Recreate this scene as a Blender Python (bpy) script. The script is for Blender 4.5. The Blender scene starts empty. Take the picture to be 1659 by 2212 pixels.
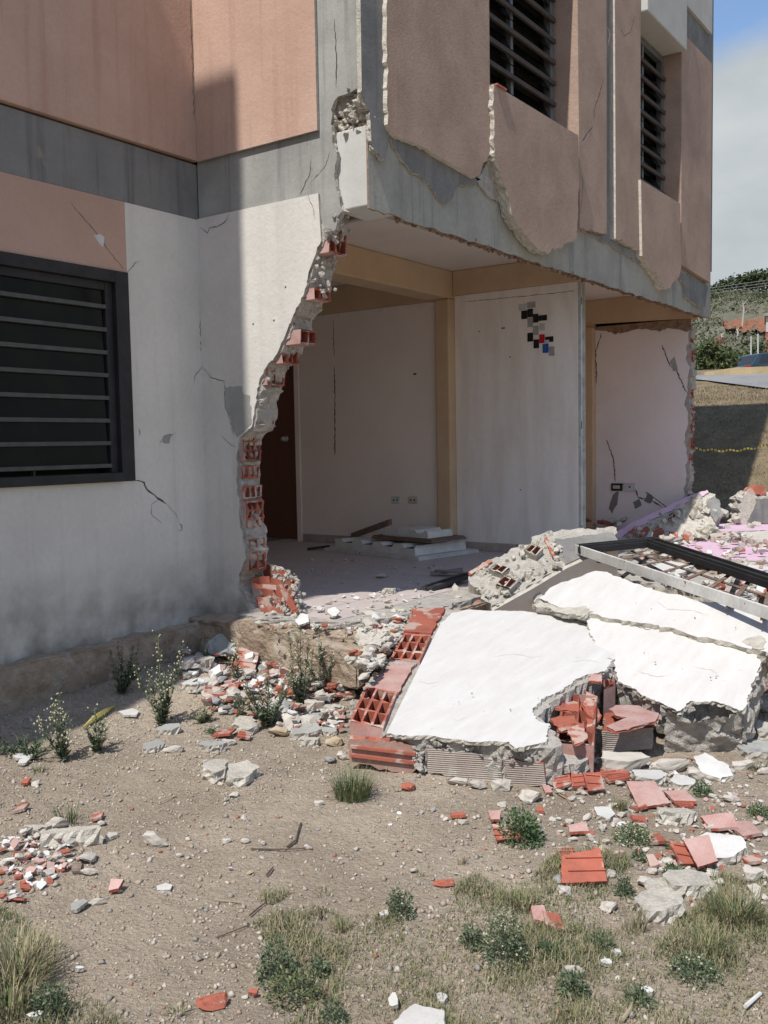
import bpy, bmesh, math, random
import numpy as np
from mathutils import Vector, Matrix, noise as mnoise
rnd = random.Random(7); nr = np.random.default_rng(7)
S = bpy.context.scene; COL = S.collection

# ------------------------------------------------------------------ camera
R = np.array([[0.8165, 0.577, -0.0178], [-0.5767, 0.8138, -0.0718], [-0.027, 0.0689, 0.9973]])
U_, _, Vt_ = np.linalg.svd(R); R = U_ @ Vt_
C = np.array([4.627, -4.4915, 1.08]); FV = 2050.0
cam = bpy.data.cameras.new('camera'); co = bpy.data.objects.new('camera', cam); COL.objects.link(co)
cam.sensor_fit = 'HORIZONTAL'; cam.sensor_width = 36; cam.lens = 36 * FV / 1659; cam.clip_start = .05; cam.clip_end = 4000
M = Matrix.Identity(4)
for i in range(3):
    M[i][0] = R[0][i]; M[i][1] = R[2][i]; M[i][2] = -R[1][i]; M[i][3] = C[i]
co.matrix_world = M; S.camera = co
# ------------------------------------------------------------------ light
EL = 56.5; AZD = 5.0
S.view_settings.view_transform = 'Standard'; S.view_settings.look = 'None'
S.view_settings.exposure = 0.25; S.view_settings.gamma = 1; S.cycles.diffuse_bounces = 8; S.cycles.max_bounces = 12
W = bpy.data.worlds.new('World'); S.world = W; W.use_nodes = True
nt = W.node_tree; nt.nodes.clear()
sky = nt.nodes.new('ShaderNodeTexSky'); sky.sky_type = 'NISHITA'; sky.sun_disc = False
sky.sun_elevation = math.radians(EL)
tosun = Vector((math.sin(math.radians(AZD)) * math.cos(math.radians(EL)), -math.cos(math.radians(AZD)) * math.cos(math.radians(EL)), math.sin(math.radians(EL))))
sky.sun_rotation = math.atan2(tosun.x, tosun.y)
sky.air_density = 1.0; sky.dust_density = .4; sky.ozone_density = 2.5
tc = nt.nodes.new('ShaderNodeTexCoord'); mp = nt.nodes.new('ShaderNodeMapping'); mp.inputs['Scale'].default_value = (1, 1, 2.2)
nz = nt.nodes.new('ShaderNodeTexNoise'); nz.inputs['Scale'].default_value = 2.6; nz.inputs['Detail'].default_value = 9; nz.inputs['Roughness'].default_value = .55
rp = nt.nodes.new('ShaderNodeValToRGB'); rp.color_ramp.elements[0].position = .40; rp.color_ramp.elements[1].position = .60
sx = nt.nodes.new('ShaderNodeSeparateXYZ'); mr = nt.nodes.new('ShaderNodeMapRange')
mr.inputs[1].default_value = .31; mr.inputs[2].default_value = .37; mr.inputs[3].default_value = .25; mr.inputs[4].default_value = -.13
ad = nt.nodes.new('ShaderNodeMath'); ad.operation = 'ADD'
mx = nt.nodes.new('ShaderNodeMixRGB'); mx.inputs[2].default_value = (3.3, 3.9, 4.4, 1)
nz2 = nt.nodes.new('ShaderNodeTexNoise'); nz2.inputs['Scale'].default_value = 7; nz2.inputs['Detail'].default_value = 8
cr2 = nt.nodes.new('ShaderNodeMixRGB'); cr2.inputs[1].default_value = (2.0, 2.3, 2.5, 1); cr2.inputs[2].default_value = (4.2, 4.35, 4.4, 1)
bg = nt.nodes.new('ShaderNodeBackground'); bg.inputs[1].default_value = .15
ou = nt.nodes.new('ShaderNodeOutputWorld'); L = nt.links.new
L(tc.outputs['Generated'], mp.inputs[0]); L(mp.outputs[0], nz.inputs[0]); L(mp.outputs[0], nz2.inputs[0])
L(tc.outputs['Generated'], sx.inputs[0]); L(sx.outputs['Z'], mr.inputs[0])
L(nz.outputs[0], ad.inputs[0]); L(mr.outputs[0], ad.inputs[1]); L(ad.outputs[0], rp.inputs[0])
L(nz2.outputs[0], cr2.inputs[0]); L(rp.outputs[0], mx.inputs[0]); L(sky.outputs[0], mx.inputs[1]); L(cr2.outputs[0], mx.inputs[2])
L(mx.outputs[0], bg.inputs[0]); L(bg.outputs[0], ou.inputs[0])
sun = bpy.data.lights.new('sun', 'SUN'); sun.energy = 4.1; sun.angle = math.radians(.7); sun.color = (1, .955, .89)
so = bpy.data.objects.new('sun', sun); COL.objects.link(so); so.rotation_euler = tosun.to_track_quat('Z', 'Y').to_euler()

# ------------------------------------------------------------------ measuring (photo points put on real planes)
def ray(u, v): return R.T @ np.array([(u - 830) / FV, 1, -(v - 1106) / FV])
def P(u, v, ax, val):
    r = ray(u, v); return C + (val - C[ax]) / r[ax] * r
def PP(u, v, p0, n):
    r = ray(u, v); return C + (np.dot(np.array(p0) - C, n) / np.dot(r, n)) * r
def proj(p):
    c = R @ (np.array(p, float) - C); return 830 + FV * c[0] / c[1], 1106 - FV * c[2] / c[1]
def vnoise(x, y, seed=0):
    xi = np.floor(x).astype(np.int64); yi = np.floor(y).astype(np.int64); fx = x - xi; fy = y - yi
    fx = fx * fx * (3 - 2 * fx); fy = fy * fy * (3 - 2 * fy)
    def h(a, b):
        n = (a * 374761393 + b * 668265263 + seed * 974711) & 0x7fffffff
        n = ((n ^ (n >> 13)) * 1274126177) & 0x7fffffff
        return ((n ^ (n >> 16)) & 0xffff) / 65535.
    return (h(xi, yi) * (1 - fx) + h(xi + 1, yi) * fx) * (1 - fy) + (h(xi, yi + 1) * (1 - fx) + h(xi + 1, yi + 1) * fx) * fy
def sstep(a, b, x):
    t = np.clip((x - a) / (b - a), 0, 1); return t * t * (3 - 2 * t)
def gz(x, y):
    x = np.asarray(x, float); y = np.asarray(y, float)
    z = -.38 + .03 * (vnoise(x * 1.3, y * 1.3, 3) - .5) + .012 * (vnoise(x * 6, y * 6, 4) - .5)
    near = (np.abs(x - 2.5) < 6) & (np.abs(y) < 8)
    z = z + np.where(near, .008 * (vnoise(x * 22, y * 22, 5) - .5) + .005 * (vnoise(x * 45, y * 45, 6) - .5), 0)
    z = z + .10 * np.exp(-((x - .75) / .6) ** 2 - ((y + .35) / .42) ** 2)
    z = z + .26 * np.exp(-((x - 2.0) / 1.1) ** 2 - ((y - 5.0) / 2.2) ** 2)
    z = z + .10 * np.exp(-((x - .2) / .3) ** 2 - ((y + .9) / 1.2) ** 2)
    z = z + 2.08 * sstep(6.8, 12.2, y) + .97 * sstep(11.5, 18.5, y) + .74 * sstep(19, 40, y)
    d = np.hypot(x - C[0], y - C[1])
    z = z + np.where(d > 60, np.minimum((d - 60) * .003, 3), 0)
    return z
def ghit(u, v, dz=0):
    r = ray(u, v); h = math.hypot(r[0], r[1]); t = 1.6; dt = .12
    while t < 90:
        p = C + r * t / h
        if p[2] < float(gz(p[0], p[1])) + dz: break
        t += dt; dt *= 1.02
    lo, hi = t - dt * 1.2, t
    for _ in range(14):
        m = (lo + hi) / 2; p = C + r * m / h
        if p[2] < float(gz(p[0], p[1])) + dz: hi = m
        else: lo = m
    return np.array([p[0], p[1], float(gz(p[0], p[1]))])

# ------------------------------------------------------------------ materials
MATS = {}
def mat(name, c1, c2=None, sc=3., rough=.9, bump=.4, bs=60., mix=(.4, .65), streak=None, spots=None, fine=.25, coord='Object', stretch=None, wave=None, objrand=0., metal=0., dist=.004, transl=None, spec=.25, dirt=None):
    m = bpy.data.materials.new(name); m.use_nodes = True; t = m.node_tree; N = t.nodes; K = t.links.new
    b = N['Principled BSDF']; b.inputs['Roughness'].default_value = rough; b.inputs['Metallic'].default_value = metal
    b.inputs['Specular IOR Level'].default_value = spec
    cd = N.new('ShaderNodeTexCoord'); src = cd.outputs[coord]
    if stretch:
        mm = N.new('ShaderNodeMapping'); mm.inputs['Scale'].default_value = stretch; K(src, mm.inputs[0]); csrc = mm.outputs[0]
    else: csrc = src
    def noise(scale, det=5, s=None, ro=.55):
        n = N.new('ShaderNodeTexNoise'); n.inputs['Scale'].default_value = scale; n.inputs['Detail'].default_value = det; n.inputs['Roughness'].default_value = ro
        K(s or src, n.inputs[0]); return n.outputs[0]
    def ramp(f, a, bb):
        r = N.new('ShaderNodeMapRange'); r.inputs[1].default_value = a; r.inputs[2].default_value = bb; K(f, r.inputs[0]); return r.outputs[0]
    def mixc(f, a, bb, mode='MIX'):
        x = N.new('ShaderNodeMixRGB'); x.blend_type = mode
        for k, s in ((0, f), (1, a), (2, bb)):
            if isinstance(s, (int, float)): x.inputs[k].default_value = s
            elif isinstance(s, tuple): x.inputs[k].default_value = (*s, 1)
            else: K(s, x.inputs[k])
        return x.outputs[0]
    c = mixc(ramp(noise(sc, 6, csrc), *mix), c1, c2 or tuple(a * .8 for a in c1))
    if streak:
        mm = N.new('ShaderNodeMapping'); mm.inputs['Scale'].default_value = (9, 9, .45); K(src, mm.inputs[0])
        c = mixc(ramp(noise(1.3, 6, mm.outputs[0], .6), .54, .80), c, streak)
    if spots:
        c = mixc(ramp(noise(spots[1], 4), spots[2], spots[2] + .05), c, spots[0])
    if dirt:   # (colour, z0, z1): grime creeping up from the ground line, torn by noise
        sp = N.new('ShaderNodeSeparateXYZ'); K(src, sp.inputs[0])
        r1 = N.new('ShaderNodeMapRange'); r1.inputs[1].default_value = dirt[1]; r1.inputs[2].default_value = dirt[2]; r1.inputs[3].default_value = 1; r1.inputs[4].default_value = 0; K(sp.outputs['Z'], r1.inputs[0])
        mu = N.new('ShaderNodeMath'); mu.operation = 'MULTIPLY'; K(r1.outputs[0], mu.inputs[0]); K(ramp(noise(5, 6), .3, .65), mu.inputs[1])
        c = mixc(mu.outputs[0], c, dirt[0])
    if fine: 
        g = noise(bs * .7, 3); rr = N.new('ShaderNodeMapRange'); rr.inputs[3].default_value = 1 - fine; rr.inputs[4].default_value = 1 + fine * .6; K(g, rr.inputs[0])
        cc = N.new('ShaderNodeCombineXYZ')
        for k in range(3): K(rr.outputs[0], cc.inputs[k])
        c = mixc(1., c, cc.outputs[0], 'MULTIPLY')
    if objrand:
        oi = N.new('ShaderNodeObjectInfo'); hs = N.new('ShaderNodeHueSaturation'); rr = N.new('ShaderNodeMapRange'); rr.inputs[3].default_value = 1 - objrand; rr.inputs[4].default_value = 1 + objrand * .5
        K(oi.outputs['Random'], rr.inputs[0]); K(rr.outputs[0], hs.inputs['Value']); K(c, hs.inputs['Color']); c = hs.outputs[0]
    K(c, b.inputs['Base Color'])
    h = noise(bs, 6, None, .65)
    h2 = noise(bs * .22, 4)
    a = N.new('ShaderNodeMath'); a.operation = 'ADD'; K(h, a.inputs[0]); K(h2, a.inputs[1]); hh = a.outputs[0]
    if wave:
        w = N.new('ShaderNodeTexWave'); w.bands_direction = wave[0]; w.inputs['Scale'].default_value = wave[1]; w.inputs['Distortion'].default_value = .6; K(src, w.inputs[0])
        a2 = N.new('ShaderNodeMath'); a2.operation = 'MULTIPLY_ADD'; K(w.outputs[1], a2.inputs[0]); a2.inputs[1].default_value = wave[2]; K(hh, a2.inputs[2]); hh = a2.outputs[0]
    bp = N.new('ShaderNodeBump'); bp.inputs['Strength'].default_value = bump; bp.inputs['Distance'].default_value = dist; K(hh, bp.inputs['Height']); K(bp.outputs[0], b.inputs['Normal'])
    if transl:
        b.inputs['Transmission Weight'].default_value = transl
    MATS[name] = m; return m
PINK = mat('pink_paint', (.525, .36, .285), (.455, .305, .235), 1.6, bump=.5, bs=55, streak=(.40, .235, .185), dist=.006, fine=.12)
PINKC = mat('pink_paint_weathered', (.43, .31, .245), (.35, .25, .195), 3, bump=.8, bs=70, streak=(.42, .30, .23), dist=.006, fine=.2)
PINK2 = mat('pink_paint_low', (.46, .315, .25), (.39, .265, .205), 1.2, bump=.4, bs=60, fine=.1)
GREYB = mat('grey_band_paint', (.22, .217, .208), (.165, .164, .16), 2.2, bump=.4, bs=50, streak=(.07, .075, .08), fine=.12, spots=((.24, .215, .19), 3.1, .70))
GREYL = mat('grey_column_paint', (.36, .36, .335), (.27, .27, .255), 3, bump=.5, bs=60, streak=(.13, .14, .15), fine=.15)
GREYD = mat('grey_old_paint', (.175, .175, .17), (.25, .245, .23), 4, bump=.6, bs=60, streak=(.12, .12, .118), fine=.2)
WHITEW = mat('white_wall_paint', (.64, .62, .575), (.57, .55, .51), 1.7, bump=.45, bs=45, streak=(.53, .515, .48), fine=.10, dirt=((.20, .185, .155), -.1, .42), spots=((.50, .49, .455), 2.3, .66), dist=.006)
WHITEP = mat('white_plaster', (.60, .595, .58), (.52, .50, .475), 5, bump=.16, bs=60, stretch=(3.5, .8, 1), mix=(.30, .8), fine=.05, spots=((.54, .49, .45), 28, .66), dist=.003)
WHITES = mat('white_shard', (.60, .595, .57), (.50, .485, .455), 8, bump=.4, bs=90, objrand=.1, fine=.1)
LILAC = mat('lilac_plaster', (.55, .44, .52), (.50, .42, .47), 3, bump=.3, bs=50, fine=.08, spots=((.40, .34, .35), 9, .66))
LILACF = mat('pink_floor_plaster', (.62, .42, .54), (.55, .40, .47), 3, bump=.3, bs=50, fine=.08, spots=((.5, .45, .42), 12, .62))
MORT = mat('mortar', (.51, .48, .43), (.38, .355, .32), 14, rough=.97, bump=1., bs=110, fine=.35, dist=.012)
MORTY = mat('cream_mortar', (.60, .565, .49), (.47, .44, .38), 20, rough=.97, bump=1., bs=130, fine=.3, dist=.01)
CONC = mat('concrete_beam', (.37, .365, .32), (.285, .28, .245), 2.6, bump=.6, bs=60, streak=(.15, .155, .145), fine=.2, spots=((.13, .135, .125), 6, .70))
CONCW = mat('pale_concrete', (.52, .52, .49), (.47, .47, .44), 4, bump=.3, bs=60, fine=.08)
CHUNK = mat('rubble_concrete', (.58, .545, .475), (.47, .44, .385), 9, rough=.97, bump=1., bs=70, fine=.3, objrand=.10, dist=.008)
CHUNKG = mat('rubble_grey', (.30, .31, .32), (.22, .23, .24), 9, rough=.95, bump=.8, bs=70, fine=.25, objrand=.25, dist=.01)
BRICK = mat('red_clay', (.40, .125, .082), (.31, .10, .07), 8, rough=.95, bump=.5, bs=90, fine=.25, objrand=.15, dist=.003, spots=((.46, .34, .29), 7, .53))
BRICKI = mat('red_clay_shade', (.36, .105, .062), (.25, .08, .055), 8, rough=.95, bump=.5, bs=90, fine=.3, spots=((.40, .24, .19), 9, .60))  # darker copy of the clay; shade inside the cells put into the colour
BRICKP = mat('dusty_pink_clay', (.50, .34, .31), (.43, .24, .205), 9, rough=.95, bump=.5, bs=90, fine=.2, objrand=.12, wave=('X', 24, 1.0), dist=.002)
BRICKG = mat('striated_grey_brick', (.40, .35, .31), (.33, .28, .245), 6, rough=.95, bump=.7, bs=90, fine=.25, wave=('Z', 34, 1.6), dist=.0025, spots=((.47, .44, .40), 9, .60))
BRICKB = mat('brown_ribbed_brick', (.30, .185, .15), (.37, .25, .205), 9, rough=.95, bump=.6, bs=80, fine=.2, dist=.004)
SOIL = mat('bare_soil', (.46, .385, .30), (.33, .275, .212), 1.3, rough=1, bump=1., bs=75, fine=.36, dist=.018, mix=(.36, .62), spots=((.50, .44, .365), 55, .62), spec=.05)
FOUND = mat('earthy_foundation', (.45, .365, .28), (.30, .225, .16), 7, rough=1, bump=1., bs=45, fine=.3, dist=.02, spots=((.42, .38, .31), 12, .60))
TILE = mat('dusty_floor_tile', (.50, .435, .41), (.44, .38, .355), 4, rough=.6, bump=.15, bs=60, fine=.1, spots=((.46, .43, .40), 16, .63))
GROUT = mat('floor_bed', (.27, .24, .22), None, 6)
INTW = mat('interior_white', (.82, .74, .685), (.77, .69, .64), 1.6, bump=.12, bs=40, fine=.06)
INTD = mat('scraped_white_wall', (.84, .795, .76), (.76, .70, .655), 2.2, bump=.15, bs=40, stretch=(3.2, 1, .55), mix=(.42, .62), fine=.07)
INTE = mat('lilac_white_wall', (.80, .725, .71), (.75, .675, .66), 2, bump=.2, bs=40, fine=.07)
TAN = mat('tan_beam_paint', (.58, .43, .29), (.52, .37, .24), 2.5, bump=.15, bs=40, fine=.08)
CEIL = mat('ceiling_paint', (.68, .62, .57), (.63, .57, .53), 2, bump=.15, bs=30, fine=.06)
SKIRT = mat('skirting_tile', (.46, .39, .36), None, 5, rough=.5, bump=.1)
TORN = mat('rusty_torn_edge', (.33, .24, .17), (.24, .13, .09), 16, rough=1, bump=1, bs=80, fine=.3, dist=.01)
DOORM = mat('brown_door', (.15, .065, .045), (.125, .055, .035), 3, rough=.55, bump=.1, stretch=(12, 12, .6))
BLACK = mat('black_window_paint', (.022, .022, .024), (.032, .032, .034), 9, rough=.55, bump=.3, bs=80, fine=.2)
RUST = mat('rusty_white_metal', (.62, .62, .60), (.50, .49, .47), 7, rough=.6, bump=.2, bs=60, spots=((.22, .10, .06), 16, .64))
GRILL = mat('rusty_grille', (.16, .105, .08), (.22, .18, .15), 20, rough=.8, bump=.4, bs=90)
GRILLD = mat('dark_grille', (.085, .065, .055), (.06, .05, .045), 12, rough=.7, bump=.2)
WFRAME = mat('grey_window_metal', (.16, .17, .175), None, 8, rough=.5, bump=.1)
LOUV = mat('louvre_edge', (.085, .088, .086), (.065, .067, .065), 12, rough=.4, bump=.1)
GLASS = mat('dusty_dark_glass', (.006, .007, .007), (.010, .011, .009), 5, rough=.10, bump=.02, bs=8, spec=.12)
ZINC = mat('zinc_stud', (.60, .61, .59), (.45, .46, .44), 14, rough=.5, bump=.1, metal=.25)
DARKIN = mat('dark_room', (.05, .045, .04), None, 3)  # near-black colour stands in for the shade of unlit rooms
CRACK = mat('crack_shade', (.085, .08, .072), None, 9, bump=.2)  # for flat strips on the surface; colour stands in for shade inside a crack
CREAM = mat('cream_plaster_edge', (.66, .60, .52), (.55, .50, .43), 20, bump=1., bs=120, fine=.25, dist=.008)
PLASTIC = mat('dusty_white_plastic', (.68, .67, .64), (.58, .57, .54), 6, rough=.45, bump=.1)
WOOD = mat('brown_board', (.22, .15, .115), (.15, .10, .075), 6, rough=.8, bump=.4, stretch=(1, 8, 8))
DWOOD = mat('charred_plank', (.035, .035, .038), (.05, .05, .05), 10, rough=.7, bump=.6, bs=80, stretch=(2, 12, 12))
GR1 = mat('green_grass', (.09, .125, .055), (.125, .16, .075), 9, bump=0, fine=0, rough=.7)
GR2 = mat('dry_grass', (.34, .29, .19), (.26, .22, .14), 9, bump=0, fine=0, rough=.8)
GR3 = mat('olive_grass', (.17, .18, .08), (.21, .20, .10), 9, bump=0, fine=0, rough=.8)
LEAFD = mat('dark_weed_leaf', (.06, .095, .05), (.09, .125, .065), 25, bump=0, fine=0, rough=.7)
LEAFM = mat('grey_green_leaf', (.14, .17, .10), (.19, .21, .135), 25, bump=0, fine=0, rough=.7)
FLOW = mat('cream_flower', (.46, .44, .30), (.36, .34, .22), 25, bump=0, fine=0)
TWIG = mat('twig_bark', (.12, .09, .07), None, 20, bump=.4)
def flat(name, c, rough=.6, metal=0., sc=15): return mat(name, c, tuple(a * .85 for a in c), sc, rough=rough, bump=.08, fine=.05, metal=metal)

def small(name, c1, c2, sc=1.6, sp=None): return mat(name, c1, c2, sc, rough=.97, bump=.8, bs=9, fine=.3, objrand=.10, dist=.0012, spots=sp)
RV = {'rubble_concrete': small('lump_concrete', (.54, .50, .44), (.43, .40, .35)), 'rubble_grey': small('lump_grey', (.31, .315, .32), (.24, .245, .25)), 'red_clay': small('lump_clay', (.40, .13, .085), (.32, .105, .07), sp=((.48, .36, .31), 2.4, .60)),
      'earthy_foundation': small('lump_tan', (.46, .38, .27), (.36, .29, .20)), 'cream_mortar': small('lump_cream', (.56, .53, .46), (.45, .42, .36)), 'white_shard': small('lump_white', (.70, .70, .68), (.60, .59, .56)), 'dusty_pink_clay': small('lump_pink', (.50, .35, .315), (.42, .25, .22))}
# ------------------------------------------------------------------ object helpers
def tag(o, label=None, cat=None, group=None, kind=None):
    for k, v in (('label', label), ('category', cat), ('group', group), ('kind', kind)):
        if v: o[k] = v
    return o
def mk(name, v, f, mats, mi=None, parent=None, smooth=False, loc=None):
    me = bpy.data.meshes.new(name); me.from_pydata([tuple(map(float, p)) for p in v], [], f)
    for m in (mats if isinstance(mats, (list, tuple)) else [mats]): me.materials.append(m)
    if mi is not None: me.polygons.foreach_set('material_index', np.array(mi, dtype=np.int32))
    if smooth: me.polygons.foreach_set('use_smooth', np.ones(len(me.polygons), dtype=bool))
    me.update(); return link(name, me, parent, loc)
def link(name, me, parent=None, loc=None):
    o = bpy.data.objects.new(name, me); COL.objects.link(o)
    if parent is not None: o.parent = parent
    if loc is not None: o.location = loc
    return o
def empty(name, loc=(0, 0, 0), **k):
    o = bpy.data.objects.new(name, None); COL.objects.link(o); o.location = loc; o.empty_display_size = .1; tag(o, **k); return o
def rebase(o, loc):   # give a thing built in world coordinates its own origin
    loc = Vector(loc); o.location = loc
    for ch in o.children: ch.matrix_parent_inverse = Matrix.Translation(-loc)
class MB:
    def __init__(s): s.v = []; s.f = []; s.m = []
    def add(s, v, f, m=0):
        b = len(s.v); s.v += [tuple(map(float, p)) for p in v]; s.f += [tuple(i + b for i in q) for q in f]
        s.m += (m if isinstance(m, list) else [m] * len(f))
    def box(s, x0, x1, y0, y1, z0, z1, m=0):
        s.add([(x, y, z) for z in (z0, z1) for y in (y0, y1) for x in (x0, x1)], [(0, 2, 3, 1), (4, 5, 7, 6), (0, 1, 5, 4), (2, 6, 7, 3), (0, 4, 6, 2), (1, 3, 7, 5)], m)
    def obox(s, p, a, b, c, m=0):   # corner + three edge vectors
        p, a, b, c = map(lambda q: np.array(q, float), (p, a, b, c))
        v = [p + i * a + j * b + k * c for k in (0, 1) for j in (0, 1) for i in (0, 1)]
        f = [(0, 2, 3, 1), (4, 5, 7, 6), (0, 1, 5, 4), (2, 6, 7, 3), (0, 4, 6, 2), (1, 3, 7, 5)]
        if np.dot(np.cross(a, b), c) < 0: f = [q[::-1] for q in f]
        s.add(v, f, m)
    def bar(s, a, b, w, h, up=(0, 0, 1), m=0):
        a = np.array(a, float); b = np.array(b, float); d = (b - a) / np.linalg.norm(b - a); sd = np.cross(d, up); sd /= np.linalg.norm(sd); u2 = np.cross(sd, d)
        s.obox(a - sd * w / 2 - u2 * h / 2, b - a, sd * w, u2 * h, m)
    def tube(s, pts, r, m=0, n=5):
        pts = [np.array(p, float) for p in pts]; rr = r if isinstance(r, (list, tuple)) else [r] * len(pts); V = []
        for i, p in enumerate(pts):
            d = pts[min(i + 1, len(pts) - 1)] - pts[max(i - 1, 0)]; d /= np.linalg.norm(d) + 1e-9
            a = np.cross(d, (0, 0, 1) if abs(d[2]) < .9 else (1, 0, 0)); a /= np.linalg.norm(a); b = np.cross(d, a)
            for k in range(n):
                t = 2 * math.pi * k / n; V.append(p + rr[i] * (math.cos(t) * a + math.sin(t) * b))
        F = [(i * n + k, i * n + (k + 1) % n, (i + 1) * n + (k + 1) % n, (i + 1) * n + k) for i in range(len(pts) - 1) for k in range(n)]
        F += [tuple(range(n))[::-1], tuple((len(pts) - 1) * n + k for k in range(n))]
        s.add(V, F, m)
    def build(s, name, mats, parent=None, smooth=False, bevel=0, loc=None):
        o = mk(name, s.v, s.f, mats, s.m, parent, smooth, loc)
        if bevel:
            md = o.modifiers.new('bevel', 'BEVEL'); md.width = bevel; md.segments = 2; md.limit_method = 'ANGLE'
        return o
def box(name, x0, x1, y0, y1, z0, z1, m, parent=None, bevel=.004):
    b = MB(); b.box(x0, x1, y0, y1, z0, z1); return b.build(name, m, parent, bevel=bevel)
def wallgrid(name, ax, us, zs, cellmat, front, back, mats, parent):
    """wall in plane axis ax (0: X=const, 1: Y=const); cellmat[i][j] -> material index or None for a hole"""
    mb = MB(); sgn = 1 if front > back else -1
    def pt(u, z, w): return (w, u, z) if ax == 0 else (u, w, z)
    nu, nz_ = len(us) - 1, len(zs) - 1
    g = lambda i, j: cellmat(i, j) if 0 <= i < nu and 0 <= j < nz_ else None
    for i in range(nu):
        for j in range(nz_):
            m = g(i, j)
            if m is None: continue
            a, b, c, d = (us[i], zs[j]), (us[i + 1], zs[j]), (us[i + 1], zs[j + 1]), (us[i], zs[j + 1])
            for w in (front, back): mb.add([pt(*q, w) for q in (a, b, c, d)], [(0, 1, 2, 3)], m)
            for (p, q, di, dj) in ((a, b, 0, -1), (b, c, 1, 0), (c, d, 0, 1), (d, a, -1, 0)):
                if g(i + di, j + dj) is None: mb.add([pt(*p, front), pt(*q, front), pt(*q, back), pt(*p, back)], [(0, 1, 2, 3)], m)
    o = mb.build(name, mats, parent)
    bm = bmesh.new(); bm.from_mesh(o.data); bmesh.ops.remove_doubles(bm, verts=bm.verts, dist=1e-5); bmesh.ops.recalc_face_normals(bm, faces=bm.faces); bm.to_mesh(o.data); bm.free()
    return o
def platemesh(pts, n, th, jag=.006, seg=.03, layers=3, rough=.008, clean=(), rs=None):
    rs = rs or rnd; pts = [np.array(p, float) for p in pts]; n = np.array(n, float); n /= np.linalg.norm(n)
    e1 = pts[1] - pts[0]; e1 -= n * np.dot(e1, n); e1 /= np.linalg.norm(e1); e2 = np.cross(n, e1); o = pts[0]
    q = [(np.dot(p - o, e1), np.dot(p - o, e2)) for p in pts]; k = len(q)
    area = sum(q[i][0] * q[(i + 1) % k][1] - q[(i + 1) % k][0] * q[i][1] for i in range(k))
    idx = list(range(k)); 
    if area < 0:
        q = q[::-1]; clean = [(k - 2 - c) % k for c in clean]
    out = []; free = []
    for i in range(k):
        a = np.array(q[i]); b = np.array(q[(i + 1) % k]); ln = np.linalg.norm(b - a); cl = i in clean
        ns = 1 if cl else max(1, int(math.ceil(ln / seg))); d = (b - a) / (ln + 1e-9); nn = np.array([d[1], -d[0]])
        ph = rs.random() * 9
        for s in range(ns):
            t = s / ns; p = a + (b - a) * t
            if s and not cl: p = p + nn * jag * (.7 * rs.uniform(-1, 1) + 3.2 * mnoise.noise(Vector((ph * 7, s * .31 * seg / .03, 1))) + 1.6 * mnoise.noise(Vector((ph * 7, s * .9, 5)))) + d * rs.uniform(-.4, .4) * ln / ns
            out.append(p); free.append(0 if (cl or (s == 0 and ((i - 1) % k) in clean)) else 1)
    m = len(out); V = []; 
    nor = []
    for i in range(m):
        d = out[(i + 1) % m] - out[i - 1]; d /= np.linalg.norm(d) + 1e-9; nor.append(np.array([d[1], -d[0]]))
    for L_ in range(layers + 1):
        for i in range(m):
            p = out[i].copy()
            if L_ and free[i]: p = p + nor[i] * rs.uniform(-1, .8) * rough
            dz = th * L_ / layers + (rs.uniform(-.25, .25) * th / layers if 0 < L_ < layers else 0)
            V.append(o + e1 * p[0] + e2 * p[1] - n * dz)
    F = [tuple(range(m)), tuple(layers * m + i for i in range(m))[::-1]]; MI = [0, 2]
    for L_ in range(layers):
        for i in range(m):
            j = (i + 1) % m; F.append((L_ * m + j, L_ * m + i, (L_ + 1) * m + i, (L_ + 1) * m + j)); MI.append(1)
    return V, F, MI
def plate(name, pts, n, th, mats, parent=None, **k):
    V, F, MI = platemesh(pts, n, th, **k); return mk(name, V, F, mats, MI, parent)
def hull(npts, sx, sy, sz, rs, flatp=1.6):
    bm = bmesh.new()
    for _ in range(npts):
        v = Vector([rs.gauss(0, 1) for _ in range(3)]); v.normalize()
        m = max(abs(c) for c in v); v = v * (1 / m * .55 + .45) * rs.uniform(.82, 1)
        bm.verts.new((v.x * sx, v.y * sy, v.z * sz))
    r = bmesh.ops.convex_hull(bm, input=bm.verts)
    bmesh.ops.delete(bm, geom=[g for g in r['geom_interior'] if isinstance(g, bmesh.types.BMVert)], context='VERTS')
    return bm
ROCKS = {}
def rockmesh(m, k):
    key = (m.name, k)
    if key in ROCKS: return ROCKS[key]
    rs = random.Random(k * 31 + 5); bm = hull(16 + k % 5, .5, .5, .5, rs)
    bmesh.ops.subdivide_edges(bm, edges=bm.edges, cuts=2, use_grid_fill=True)
    for v in bm.verts:
        d = mnoise.noise(v.co * 4 + Vector((k, 0, 0))) * .07 + mnoise.noise(v.co * 11 + Vector((k, 3, 0))) * .05
        v.co += v.co.normalized() * d
    bmesh.ops.recalc_face_normals(bm, faces=bm.faces)
    me = bpy.data.meshes.new('rock'); bm.to_mesh(me); bm.free(); me.materials.append(RV.get(m.name, m)); ROCKS[key] = me; return me
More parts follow.
